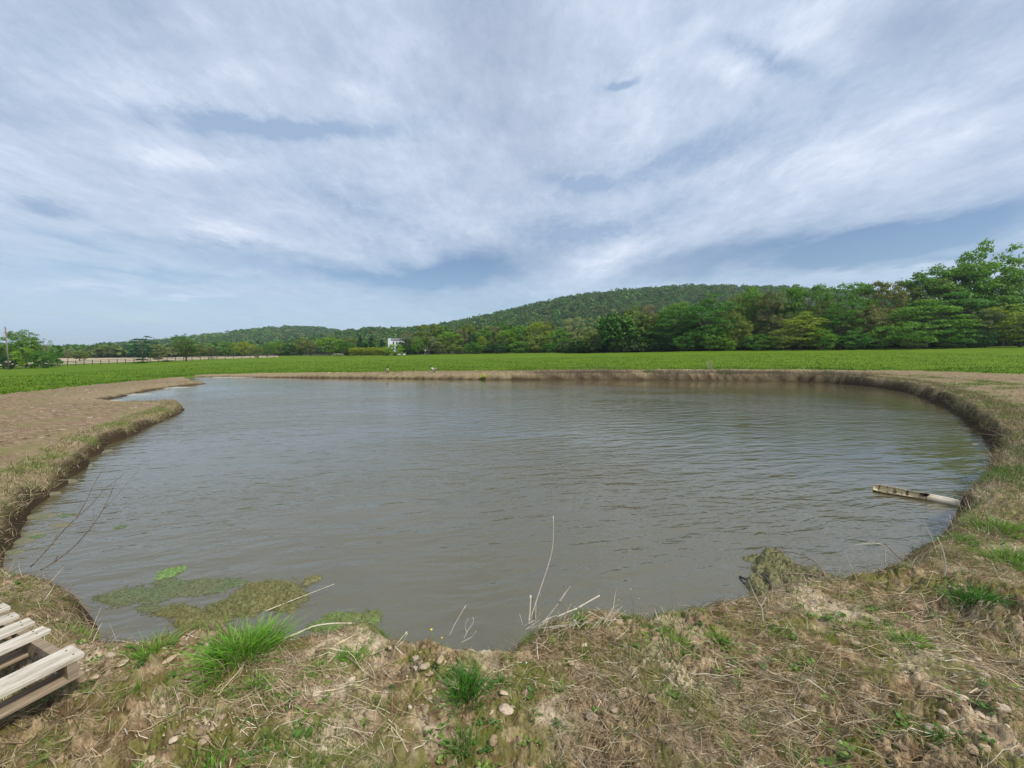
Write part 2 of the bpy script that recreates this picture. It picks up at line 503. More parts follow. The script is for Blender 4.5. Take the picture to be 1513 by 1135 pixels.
def tube(pts, rad, ns=6, cap=True):
    """quad tube along points; returns verts, quads"""
    pts = np.asarray(pts, float); rad = np.asarray(rad, float); n = len(pts)
    T = np.gradient(pts, axis=0); T /= np.linalg.norm(T, axis=1, keepdims=True) + 1e-9
    ref = np.array([0, 0, 1.0]) if abs(T[0][2]) < 0.9 else np.array([1.0, 0, 0])
    vs = []
    for i in range(n):
        s = np.cross(T[i], ref); s /= np.linalg.norm(s) + 1e-9; u = np.cross(s, T[i]); ref = u
        for k in range(ns):
            a = 2 * math.pi * k / ns
            vs.append(pts[i] + (s * math.cos(a) + u * math.sin(a)) * rad[i])
    q = []
    for i in range(n - 1):
        for k in range(ns):
            k2 = (k + 1) % ns
            q.append((i * ns + k, i * ns + k2, (i + 1) * ns + k2, (i + 1) * ns + k))
    if cap:
        for i in (0, n - 1):
            vs.append(pts[i]); c = len(vs) - 1
            for k in range(0, ns, 2):
                f = [c, i * ns + k, i * ns + (k + 1) % ns, i * ns + (k + 2) % ns]
                q.append(tuple(f if i else f[::-1]))
    return np.array(vs), np.array(q)


def tubes_mesh(name, lst, mat, smooth=True, ns=6):
    vs, qs = [], []; o = 0
    for p, r in lst:
        v, q = tube(p, r, ns); vs.append(v); qs.append(q + o); o += len(v)
    return mesh_np(name, np.concatenate(vs), np.concatenate(qs), None, mat, smooth)


def box_arrays(size, mat4=None, jitter=0.0, seg=1):
    """a bevel-edged box as bmesh"""
    bm = bmesh.new(); bmesh.ops.create_cube(bm, size=1.0)
    bmesh.ops.scale(bm, vec=size, verts=bm.verts)
    return bm


def bm_box(bm, c, s, M=None, bevel=0.0):
    r = bmesh.ops.create_cube(bm, size=1.0); vs = r['verts']
    bmesh.ops.scale(bm, vec=s, verts=vs)
    bmesh.ops.translate(bm, vec=c, verts=vs)
    if bevel:
        es = list({e for v in vs for e in v.link_edges})
        rr = bmesh.ops.bevel(bm, geom=es, offset=bevel, segments=1, affect='EDGES', profile=0.5)
        vs = list(set(rr['verts']) | {v for v in vs if v.is_valid})
    if M is not None: bmesh.ops.transform(bm, matrix=M, verts=[v for v in vs if v.is_valid])


def bm_obj(name, bm, mat, parent=None, loc=(0, 0, 0)):
    me = bpy.data.meshes.new(name); bm.to_mesh(me); bm.free(); me.materials.append(mat)
    return obj(name, me, parent, loc)


def empty(name, loc, rz=0.0):
    o = bpy.data.objects.new(name, None); COL.objects.link(o); o.location = loc; o.rotation_euler = (0, 0, rz); o.empty_display_size = 0.2
    return o

# ------------------------------------------------------------------ ground sheet
def build_ground():
    rs = [0.25]
    while rs[-1] < 4000:
        r = rs[-1]
        k = 0.05 if r < 0.9 else (0.0055 if r < 9 else (0.008 if r < 60 else (0.02 if r < 1200 else 0.06)))
        rs.append(r * (1 + k))
    rs = np.array(rs)
    a = np.concatenate([np.linspace(-math.pi, -1.02, 60)[:-1], np.linspace(-1.02, 1.02, 900), np.linspace(1.02, math.pi, 60)[1:-1]])
    A, R = np.meshgrid(a, rs)
    x = np.sin(A) * R; y = np.cos(A) * R
    sd = pond_sd(x, y); z = terrain(x, y, sd)
    nr, na = x.shape
    v = np.stack([x, y, z], -1).reshape(-1, 3)
    i = np.arange(nr - 1)[:, None] * na; j = np.arange(na)[None, :]; j2 = (j + 1) % na
    q = np.stack([i + j, i + j2, i + na + j2, i + na + j], -1).reshape(-1, 4)[:, ::-1]
    g = green_mask(x, y)
    r = np.hypot(x, y)
    # stubble field beyond the fence, on the far left
    u = x / np.maximum(y, 1)
    ydep = np.interp(u, [-1.31, -1.0, -0.62], [112, 118, 132])
    stub = (y > ydep + 2) * (y < 260) * (u < -0.60)
    pink = sst(-u, 0.55, 0.85) * (1 - g) * sst(r, 3.5, 9)                 # bare worked soil of the left bank
    rstr = sst(u, 0.75, 1.0) * (1 - g) * sst(r, 14, 22)                   # worn track at the right
    wet = 1 - sst(sd, 0.02, 0.16 + 0.1 * sst(r, 10, 30))
    dry = (1 - sst(sd, 0.2, 1.2 + 1.6 * sst(r, 15, 30))) * sst(r, 4, 9)
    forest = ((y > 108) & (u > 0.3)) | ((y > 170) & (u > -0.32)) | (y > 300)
    c = np.stack([g, np.maximum(pink, rstr * .8), wet], -1).reshape(-1, 3)
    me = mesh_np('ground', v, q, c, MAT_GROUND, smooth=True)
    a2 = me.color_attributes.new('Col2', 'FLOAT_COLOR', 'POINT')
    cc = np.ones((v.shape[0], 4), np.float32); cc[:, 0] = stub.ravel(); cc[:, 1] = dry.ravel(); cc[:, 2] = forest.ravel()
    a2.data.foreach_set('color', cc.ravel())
    # close the hole under the viewer
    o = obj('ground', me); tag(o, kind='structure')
    bm = bmesh.new(); bm.from_mesh(me); bm.verts.ensure_lookup_table()
    bm.faces.new([bm.verts[k] for k in range(na)]); bm.to_mesh(me); bm.free()
    return o


def ground_material():
    m, t, b, o = newmat('soil and grass')
    tc_ = t.nodes.new('ShaderNodeTexCoord'); P = tc_.outputs['Object']
    x, y, z = sep(t, P)
    c1 = sep(t, attr(t, 'Col').outputs['Vector']); c2 = sep(t, attr(t, 'Col2').outputs['Vector'])
    green, pink, wet = c1; stub, dry, forest = c2
    P2 = comb(t, x, y, 0.0)
    nA = noise(t, P2, 1.6, 5, 0.6); nB = noise(t, P2, 9.0, 6, 0.65, 0.3); nC = noise(t, P2, 60.0, 5, 0.7); nD = noise(t, P2, 4.0, 5, 0.6, 0.6)
    soil = mixc(t, nB.ramp(0.40, 0.70), (0.145, 0.092, 0.044), (0.52, 0.385, 0.225))
    soil = mixc(t, nA.ramp(0.48, 0.66) * 0.75, soil, (0.74, 0.61, 0.43))
    soil = mixc(t, nC.ramp(0.3, 0.56, 0.6, 0.0), soil, (0.11, 0.072, 0.04))
    soil = mixc(t, noise(t, P2, 22.0, 6, 0.75).ramp(0.5, 0.72) * 0.6, soil, (0.62, 0.49, 0.33))
    moss = mixc(t, nC, (0.085, 0.095, 0.016), (0.20, 0.20, 0.045))
    soil = mixc(t, nD.ramp(0.44, 0.62) * 0.85, soil, moss)
    pk = mixc(t, noise(t, comb(t, x * 0.7, y * 1.6, 0), 5.0, 6, 0.7).ramp(0.3, 0.7), (0.135, 0.090, 0.050), (0.33, 0.24, 0.155))
    pk = mixc(t, noise(t, P2, 0.9, 6, 0.65).ramp(0.46, 0.62) * 0.7, pk, (0.19, 0.18, 0.07))
    soil = mixc(t, pink, soil, pk)
    dr = mixc(t, nC, (0.17, 0.125, 0.07), (0.40, 0.31, 0.19))
    dr = mixc(t, nA.ramp(0.5, 0.65) * 0.55, dr, (0.12, 0.14, 0.04))
    soil = mixc(t, dry * 0.75, soil, dr)
    gn1 = noise(t, comb(t, x * 0.5, y, 0.0), 0.5, 6, 0.65); gn2 = noise(t, comb(t, x, y * 1.2, 2.0), 4.0, 6, 0.7)
    gc = mixc(t, gn1.ramp(0.36, 0.64), (0.078, 0.142, 0.006), (0.118, 0.192, 0.010))
    gc = mixc(t, gn2.ramp(0.40, 0.75) * 0.6, gc, (0.040, 0.098, 0.003))
    gc = mixc(t, noise(t, P2, 0.09, 4, 0.6).ramp(0.42, 0.62) * 0.5, gc, (0.12, 0.185, 0.010))
    c = mixc(t, green, soil, gc)
    st = mixc(t, noise(t, comb(t, x * 0.1, y, 0.0), 0.4, 5, 0.6), (0.33, 0.26, 0.16), (0.46, 0.39, 0.26))
    c = mixc(t, stub, c, st)
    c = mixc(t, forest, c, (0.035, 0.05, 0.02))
    c = mixc(t, wet * (1.0 - green), c, (0.055, 0.038, 0.022))
    setc(t, b.inputs['Base Color'], c)
    b.inputs['Roughness'].default_value = 0.92; b.inputs['Specular IOR Level'].default_value = 0.06
    hgt = nB * 0.4 + nC * 0.3 + noise(t, P2, 25.0, 5, 0.7) * 0.6 + noise(t, P2, 160.0, 4, 0.7) * 0.25
    bp = t.nodes.new('ShaderNodeBump'); bp.inputs['Strength'].default_value = 0.9; bp.inputs['Distance'].default_value = 0.018
    t.links.new(hgt.s, bp.inputs['Height']); t.links.new(bp.outputs[0], b.inputs['Normal'])
    return m


MAT_GROUND = ground_material()
build_ground()


# ------------------------------------------------------------------ water
def water_material():
    m, t, b, o = newmat('murky pond water')
    tc_ = t.nodes.new('ShaderNodeTexCoord'); x, y, z = sep(t, tc_.outputs['Object'])
    r = ((x * x) + (y * y))._m('SQRT')
    yr = y * 0.975 - x * 0.22; xr = x * 0.975 + y * 0.22        # crests lean to the right
    yr2 = y * 0.93 + x * 0.36; xr2 = x * 0.93 - y * 0.36
    wr = noise(t, comb(t, x, y, 7.0), 0.45, 3, 0.5) - 0.5
    big = noise(t, comb(t, xr * 0.28, yr + wr * 0.8, 0.0), 3.4, 2, 0.45)
    mid = noise(t, comb(t, xr * 0.42, yr + wr * 0.5, 3.0), 8.0, 3, 0.5)
    fin = noise(t, comb(t, xr2 * 0.5, yr2, 5.0), 17.0, 3, 0.5)
    gust = noise(t, comb(t, x * 0.35, y * 0.6, 0.0), 0.35, 3, 0.5).ramp(0.35, 0.65)
    calm_r = (((x - 8.6) * (x - 8.6) * 0.06 + (y - 9.6) * (y - 9.6) * 0.08) * -1.0).exp()       # sheltered water in the right corner
    calm_n = (1.0 - r.ramp(2.5, 6.0)) * 0.38
    amp = (1.0 - calm_r * 0.55)
    far_ = 0.95 - r.ramp(3.0, 13.0) * 0.42
    far_ = far_ * 1.0 * (1.0 - r.ramp(20.0, 33.0) * 0.7)
    far0_ = 1.0 - r.ramp(20.0, 33.0) * 0.72
    amp = amp * far_
    h = big * 0.046 * amp + mid * 0.034 * amp * (0.45 + gust * 0.8) * (1.0 - calm_n) + fin * 0.0105 * amp * gust * r.ramp(3.0, 8.0)
    bp = t.nodes.new('ShaderNodeBump'); bp.inputs['Strength'].default_value = 1.0; bp.inputs['Distance'].default_value = 1.0
    t.links.new(h.s, bp.inputs['Height']); t.links.new(bp.outputs[0], b.inputs['Normal'])
    n = noise(t, comb(t, x, y, 1.0), 0.5, 4, 0.5)
    setc(t, b.inputs['Base Color'], mixc(t, n, (0.088, 0.077, 0.036), (0.112, 0.099, 0.052)))
    b.inputs['IOR'].default_value = 1.95; b.inputs['Roughness'].default_value = 0.06
    b.inputs['Specular IOR Level'].default_value = 0.5
    return m


def build_water():
    m = water_material()
    P = POND; n = len(P)
    T = np.roll(P, -3, 0) - np.roll(P, 3, 0); T /= np.linalg.norm(T, axis=1, keepdims=True)
    N = np.stack([T[:, 1], -T[:, 0]], 1)
    area = 0.5 * np.sum(P[:, 0] * np.roll(P[:, 1], -1) - np.roll(P[:, 0], -1) * P[:, 1])
    if area < 0: N = -N
    Q = P + N * 0.14
    from mathutils.geometry import tessellate_polygon
    tris = tessellate_polygon([[Vector((float(q[0]), float(q[1]), 0.0)) for q in Q]])
    tr = []
    for (i, j, k) in tris:
        c = (Q[j][0] - Q[i][0]) * (Q[k][1] - Q[i][1]) - (Q[j][1] - Q[i][1]) * (Q[k][0] - Q[i][0])
        tr.append((i, j, k) if c > 0 else (i, k, j))
    me = mesh_np('pond_water', np.column_stack([Q, np.zeros(n)]), np.array(tr), None, m, n=3)
    o = obj('pond_water', me); tag(o, kind='structure')


build_water()

# ------------------------------------------------------------------ trees
def leaf_mat(name, c, var=0.35):
    m, t, b, o = newmat(name)
    a = attr(t, 'Col'); k = sep(t, a.outputs['Vector'])
    oi = t.nodes.new('ShaderNodeObjectInfo'); rnd = V(t, oi.outputs['Random'])
    f = k[0]
    lo = tuple(v * (1 - var) for v in c); hi = tuple(v * (1 + var) for v in c)
    cc = mixc(t, f, lo, hi)
    cc = mixc(t, rnd * 0.25, cc, (c[0] * 1.3, c[1] * 1.0, c[2] * 0.8))
    setc(t, b.inputs['Base Color'], cc); b.inputs['Roughness'].default_value = 0.6; b.inputs['Specular IOR Level'].default_value = 0.25
    tr = t.nodes.new('ShaderNodeBsdfTranslucent'); t.links.new(cc.s, tr.inputs[0])
    mx_ = t.nodes.new('ShaderNodeMixShader'); mx_.inputs[0].default_value = 0.35
    t.links.new(b.outputs[0], mx_.inputs[1]); t.links.new(tr.outputs[0], mx_.inputs[2]); t.links.new(mx_.outputs[0], o.inputs[0])
    return m


TINT = {k: leaf_mat(k + ' leaves', c) for k, c in {
    'dark': (.085, .225, .024), 'mid': (.135, .29, .028), 'bright': (.19, .35, .030), 'yellow': (.27, .35, .030), 'olive': (.185, .255, .042),
    'pale': (.29, .36, .14), 'brown': (.21, .235, .065), 'russet': (.26, .22, .11), 'grey': (.19, .24, .085), 'conifer': (.028, .10, .040), 'blossom': (.5, .54, .36), 'deep': (.034, .11, .022)}.items()}
BARK = simple_mat('grey brown bark', (.10, .08, .06), (.20, .17, .135), 6, (1, 1, .25), 0.9, 0.5, 0.03)


def quads_from(cent, size, nrm):
    """leaf clump faces: slightly irregular quads"""
    n = len(cent)
    r = RNG.normal(size=(n, 3)); a = np.cross(nrm, r); a /= np.linalg.norm(a, axis=1, keepdims=True) + 1e-9
    b = np.cross(nrm, a); b /= np.linalg.norm(b, axis=1, keepdims=True) + 1e-9
    s = size[:, None]
    j = lambda: (0.65 + 0.7 * RNG.random((n, 1)))
    v = np.stack([cent + a * s * j(), cent + b * s * j() * 0.7, cent - a * s * j(), cent - b * s * j() * 0.7], 1).reshape(-1, 3)
    q = np.arange(n * 4).reshape(-1, 4)
    return v, q


def crown_points(kind, seed, nleaf, rg):
    """clump centres in a unit tree (height 1, crown half width ~0.5 of width 1); returns leaf centres, normals, clump id value"""
    lo = {'round': .10, 'layer': .03, 'airy': .22, 'pine': .12, 'bush': .0, 'narrow': .05, 'cone': .03}[kind]
    nc = {'round': 95, 'layer': 110, 'airy': 85, 'pine': 80, 'bush': 45, 'narrow': 45, 'cone': 70}[kind]
    C = []; R = []
    lob = rg.normal(size=(6, 3)); lob /= np.linalg.norm(lob, axis=1, keepdims=True)
    while len(C) < nc:
        d = rg.normal(size=3); d /= np.linalg.norm(d)
        k = 0.82 + 0.26 * max(0, (lob @ d).max() - 0.55) / 0.45
        rad = k * (0.55 + 0.45 * rg.random() ** 0.5)
        p = d * rad
        z = lo + (1 - lo) * (0.5 + 0.5 * p[2])
        if kind == 'bush' and z < 0.02: continue
        if kind in ('pine', 'cone'):
            z = lo + (1 - lo) * rg.random() ** 1.1; w = 0.5 * (1 - (z - lo) / (1 - lo)) ** 0.8 + 0.03
            if kind == 'pine': z = round(z * 9) / 9 + rg.normal() * 0.008; w = 0.5 * (0.35 + 0.65 * math.sin(math.pi * min(1, (1.05 - z) ** 0.7))) * (0.8 + 0.4 * rg.random())
            an = rg.random() * 2 * math.pi; rr = w * (0.35 + 0.65 * rg.random())
            C.append((math.cos(an) * rr, math.sin(an) * rr, z)); R.append((.125, .040) if kind == 'pine' else (.06, .045)); continue
        if kind == 'narrow': xy = 0.5 * p[:2] * (1 - 0.3 * z)
        else: xy = 0.5 * p[:2] * (1.0 - (0.35 if kind != 'layer' else 0.05) * max(0, 0.3 - z) / 0.3)
        C.append((xy[0], xy[1], z))
        R.append({'round': (.095, .065), 'layer': (.12, .042), 'airy': (.075, .05), 'bush': (.14, .12), 'narrow': (.11, .07)}[kind])
    C = np.array(C); R = np.array(R) * (0.7 + 0.6 * rg.random((len(C), 1)))
    per = nleaf // len(C)
    cid = np.repeat(np.arange(len(C)), per)
    d = rg.normal(size=(len(cid), 3)); d /= np.linalg.norm(d, axis=1, keepdims=True)
    d[:, 2] = np.where(d[:, 2] < -0.25, -d[:, 2] * 0.6, d[:, 2])
    rad = 0.55 + 0.5 * rg.random((len(cid), 1)) + (rg.random((len(cid), 1)) < 0.07) * 0.45
    P = C[cid] + d * rad * np.stack([R[cid, 0], R[cid, 0], R[cid, 1]], 1)
    # droop of layered branches
    if kind in ('layer', 'pine'): P[:, 2] -= 0.10 * np.hypot(P[:, 0], P[:, 1]) ** 1.5
    nrm = d * 0.8 + rg.normal(size=d.shape) * 0.55 + np.array([0, 0, 0.35])
    nrm /= np.linalg.norm(nrm, axis=1, keepdims=True)
    cv = rg.random(len(C))[cid]
    return P, nrm, cv, C, lo


def make_proto(kind, seed, nleaf, lsz, aspect=1.0):
    rg = np.random.default_rng(seed)
    P, nrm, cv, C, lo = crown_points(kind, seed, nleaf, rg)
    P[:, 2] = np.maximum(P[:, 2], 0.004)
    Pa = P * np.array([aspect, aspect, 1]);
    v, q = quads_from(Pa, lsz * (0.6 + 0.8 * rg.random(len(P))), nrm)
    v = v / np.array([aspect, aspect, 1])
    f = np.clip(0.5 + 0.35 * (cv - 0.5) + 0.35 * rg.normal(size=len(P)) * 0.6, 0, 1)
    col = np.repeat(f, 4)[:, None] * np.ones((1, 3))
    crown = mesh_np('crown', v, q, col, TINT['mid'])
    lst = []
    if kind != 'bush':
        top = 0.86 if kind in ('pine', 'cone', 'narrow') else 0.62
        zs = np.linspace(-0.02, top, 8)
        wob = np.cumsum(rg.normal(size=(8, 2)) * 0.006, 0)
        r0 = 0.022
        lst.append((np.column_stack([wob, zs]), r0 * (1.25 - zs / top) ** 0.8 + 0.003))
        for c in C[rg.permutation(len(C))[:26]]:
            z0 = max(lo * 0.9, min(top * 0.95, c[2] * (0.55 + 0.25 * rg.random())))
            i = np.interp(z0, zs, np.arange(8)); w0 = np.array([np.interp(i, range(8), wob[:, 0]), np.interp(i, range(8), wob[:, 1])])
            tt = np.linspace(0, 1, 5)[:, None]
            a = np.array([w0[0], w0[1], z0]); mid = a * 0.5 + c * 0.5 + np.array([0, 0, 0.03])
            pts = a * (1 - tt) ** 2 + 2 * mid * tt * (1 - tt) + c * tt ** 2
            lst.append((pts, np.linspace(0.0085, 0.002, 5)))
    else:
        for k in range(9):
            c = C[k]; tt = np.linspace(0, 1, 4)[:, None]
            lst.append((np.array([0, 0, -0.02]) * (1 - tt) + c * tt, np.linspace(0.012, 0.003, 4)))
    trunk = tubes_mesh('trunk', lst, BARK, ns=6)
    return crown, trunk


PROTO = {}
for kind, seeds, nl, ls, asp in (('round', (1, 2, 3, 4), 9500, .0125, .8), ('layer', (11, 12, 13), 9500, .0125, .8), ('airy', (21, 22), 4800, .011, .8), ('pine', (31, 32), 7000, .012, .8),
                                 ('bush', (41, 42, 43), 3800, .026, 1.2), ('narrow', (51,), 3800, .017, .5), ('cone', (61,), 6500, .012, .5)):
    PROTO[kind] = [make_proto(kind, s, nl, ls, asp) for s in seeds]
TREE_BASES = []


def tree(name, px, top, w, Y, kind, tint, label, cat='tree', group=None, base=None, rot=None):
    """w = crown width in photograph pixels, top = photograph height of its tip, Y = depth in metres"""
    p = at(px, 527, Y); zb = hz(p[0], Y) - 0.05 if base is None else base
    zt = at(px, top, Y)[2]; H = max(0.6, (zt - zb) * 1.05); wd = w / F * Y
    k = random.randrange(len(PROTO[kind])); crown, trunk = PROTO[kind][k]
    e = empty(name, (p[0], Y, zb)); tag(e, label, cat, group)
    a = random.random() * 6.28 if rot is None else rot
    for nm, me, mt in (('crown', crown, TINT[tint]), ('trunk', trunk, None)):
        o = obj(nm, me, e); o.scale = (wd, wd, H); o.rotation_euler = (0, 0, a)
        if mt:
            o.material_slots[0].link = 'OBJECT'; o.material_slots[0].material = mt
    TREE_BASES.append((p[0], Y, wd))
    return e


random.seed(5)
GR = 'trees of the wood at the right of the field'
GM = 'trees of the tree line beyond the middle of the field'
GL = 'trees beyond the left end of the field'
T = tree
# right wood, front to back
T('broadleaf_tree', 1502, 374, 70, 104, 'airy', 'grey', 'dark thin-crowned tree with sky showing through, cut by the right edge of the photo', group=GR)
T('broadleaf_tree', 1443, 366, 78, 100, 'round', 'bright', 'tallest tree of the wood, open light green top against the sky at the far right', group=GR)
T('broadleaf_tree', 1436, 388, 100, 99, 'round', 'mid', 'full green crown filling in under the tallest open-topped tree', group=GR)
T('broadleaf_tree', 1393, 394, 92, 101, 'round', 'mid', 'tall round green tree just left of the tallest tree', group=GR)
T('broadleaf_tree', 1352, 412, 74, 102, 'airy', 'olive', 'olive loose tree stepping down left of the tall round green tree', group=GR)
T('broadleaf_tree', 1350, 420, 88, 103, 'round', 'mid', 'mid green tree filling the step of the skyline left of the tall trees', group=GR)
T('maple_tree', 1366, 447, 112, 90, 'layer', 'mid', 'wide green maple with layered boughs at the field edge below the tall trees', group=GR)
T('maple_tree', 1412, 436, 105, 93, 'layer', 'dark', 'dark green maple with layered boughs right of the wide green maple', group=GR)
T('broadleaf_tree', 1478, 430, 90, 97, 'round', 'dark', 'dark green crown behind the yellow-green tree at the right edge', group=GR)
T('broadleaf_tree', 1505, 449, 84, 84, 'layer', 'yellow', 'yellow-green tree low at the right edge of the photo', group=GR)
T('bare_tree', 1453, 458, 40, 86, 'airy', 'grey', 'grey thinly leaved thicket tree with pale trunk left of the yellow-green tree', group=GR)
T('broadleaf_tree', 1299, 422, 62, 98, 'round', 'brown', 'tall brownish olive tree, the brownest crown on the right skyline', group=GR)
T('broadleaf_tree', 1276, 455, 56, 92, 'round', 'brown', 'lower brown tree in front left of the tall brownish one', group=GR)
T('bare_tree', 1322, 416, 40, 104, 'airy', 'grey', 'almost bare wispy treetop between the brownish tree and the olive one', group=GR)
T('broadleaf_tree', 1256, 418, 62, 101, 'round', 'mid', 'green tree with wispy top left of the tall brownish tree', group=GR)
T('broadleaf_tree', 1240, 446, 60, 93, 'layer', 'dark', 'deep green tree at the field edge left of the lower brown tree', group=GR)
T('broadleaf_tree', 1213, 440, 42, 100, 'round', 'olive', 'olive-brown slim crown left of the deep green field-edge tree', group=GR)
T('broadleaf_tree', 1190, 422, 66, 104, 'round', 'mid', 'broad green skyline tree above the yellowish low tree', group=GR)
T('broadleaf_tree', 1183, 463, 54, 94, 'layer', 'yellow', 'yellowish low tree at the field edge under the broad green skyline tree', group=GR)
T('broadleaf_tree', 1160, 424, 46, 107, 'layer', 'mid', 'green flat-topped skyline tree left of the broad green one', group=GR)
T('broadleaf_tree', 1139, 430, 44, 104, 'airy', 'grey', 'grey-brown sparse tree with tangled stems left of the flat-topped tree', group=GR)
T('broadleaf_tree', 1132, 442, 50, 106, 'round', 'brown', 'dull brown crown behind the grey-brown sparse tree', group=GR)
T('broadleaf_tree', 1106, 417, 34, 112, 'round', 'bright', 'bright green treetop standing above the hill line', group=GR)
T('broadleaf_tree', 1112, 432, 50, 110, 'round', 'mid', 'green crown just under the bright green treetop above the hill line', group=GR)
T('broadleaf_tree', 1083, 434, 46, 111, 'round', 'olive', 'yellow-brown tree left of the bright green treetop', group=GR)
T('maple_tree', 1046, 438, 74, 105, 'layer', 'dark', 'big dark green maple with layered boughs at the right end of the hill slope', group=GR)
T('broadleaf_tree', 1087, 466, 44, 100, 'bush', 'olive', 'low olive tree at the field edge right of the big dark maple', group=GR)
T('broadleaf_tree', 1052, 486, 36, 100, 'bush', 'mid', 'small fresh green tree at the foot of the big dark maple', group=GR)
T('broadleaf_tree', 1003, 443, 62, 114, 'round', 'mid', 'rounded green tree left of the big dark maple', group=GR)
T('broadleaf_tree', 994, 464, 58, 112, 'layer', 'dark', 'dark green lower tree left of the big dark maple', group=GR)
T('broadleaf_tree', 957, 452, 30, 122, 'airy', 'russet', 'pinkish russet half-bare treetop against the hill', group=GR)
T('broadleaf_tree', 958, 462, 34, 121, 'round', 'brown', 'brown crown under the pinkish russet treetop', group=GR)
T('broadleaf_tree', 936, 456, 40, 124, 'round', 'olive', 'olive green tree left of the pinkish russet treetop', group=GR)
T('broadleaf_tree', 965, 482, 50, 115, 'layer', 'dark', 'low dark green tree at the field edge under the russet treetop', group=GR)
T('broadleaf_tree', 911, 467, 40, 128, 'round', 'olive', 'dull olive rounded tree second left of the russet treetop', group=GR)
T('broadleaf_tree', 920, 486, 46, 120, 'bush', 'mid', 'low bushy green tree at the field edge under the olive rounded tree', group=GR)
# middle tree line
T('broadleaf_tree', 884, 470, 34, 140, 'round', 'pale', 'smaller pale grey-green tree right of the whitish one', group=GM)
T('broadleaf_tree', 846, 469, 40, 145, 'round', 'pale', 'whitish grey-green round tree, palest of the tree line', group=GM)
T('broadleaf_tree', 876, 488, 40, 134, 'bush', 'olive', 'low olive tree under the smaller pale grey-green tree', group=GM)
T('broadleaf_tree', 826, 486, 34, 140, 'bush', 'mid', 'low green tree under the whitish grey-green tree', group=GM)
T('broadleaf_tree', 812, 471, 30, 152, 'airy', 'brown', 'brownish thin tree left of the whitish tree', group=GM)
T('broadleaf_tree', 795, 473, 36, 150, 'round', 'yellow', 'bright yellow-green rounded tree, brightest of the tree line', group=GM)
T('broadleaf_tree', 768, 479, 32, 152, 'round', 'mid', 'green tree just left of the bright yellow-green one', group=GM)
T('broadleaf_tree', 792, 494, 44, 142, 'bush', 'olive', 'low olive tree in front of the bright yellow-green one', group=GM)
T('broadleaf_tree', 748, 486, 30, 150, 'round', 'bright', 'light green lower tree second left of the bright yellow-green one', group=GM)
T('broadleaf_tree', 731, 483, 26, 156, 'airy', 'russet', 'pinkish brown thin tree behind the light green lower tree', group=GM)
T('broadleaf_tree', 738, 477, 34, 160, 'round', 'dark', 'dark crown rising behind the pinkish brown thin tree', group=GM)
T('broadleaf_tree', 716, 485, 26, 155, 'layer', 'mid', 'green flat-topped tree left of the pinkish brown thin tree', group=GM)
T('broadleaf_tree', 711, 497, 15, 146, 'round', 'yellow', 'small yellow-green tree in front of the flat-topped tree', group=GM)
T('broadleaf_tree', 697, 494, 22, 150, 'round', 'deep', 'small very dark round tree left of the small yellow-green one', group=GM)
T('broadleaf_tree', 690, 476, 30, 162, 'round', 'olive', 'olive treetop standing above the line against the hill slope', group=GM)
T('broadleaf_tree', 681, 489, 24, 155, 'round', 'russet', 'pinkish brown tree left of the very dark round one', group=GM)
T('broadleaf_tree', 664, 488, 36, 152, 'round', 'bright', 'light green broad tree left of the pinkish brown one', group=GM)
T('broadleaf_tree', 634, 479, 46, 156, 'round', 'olive', 'large grey-olive dome tree right of the white house', group=GM)
T('broadleaf_tree', 655, 482, 26, 160, 'layer', 'dark', 'dark tree between the large grey-olive dome and the light green broad tree', group=GM)
T('broadleaf_tree', 646, 500, 34, 148, 'bush', 'grey', 'low grey-green tree in front of the large grey-olive dome', group=GM)
T('broadleaf_tree', 617, 500, 20, 140, 'round', 'mid', 'small bright green tree on its own trunk in front of the large dome tree', group=GM)
T('broadleaf_tree', 600, 491, 22, 158, 'airy', 'russet', 'brownish bare-twigged tree touching the right side of the white house', group=GM)
T('broadleaf_tree', 600, 503, 24, 150, 'round', 'deep', 'dark tree at the right foot of the white house', group=GM)
T('ornamental_tree', 583, 508, 27, 138, 'bush', 'bright', 'small green garden tree in front of the white house', group=GM)
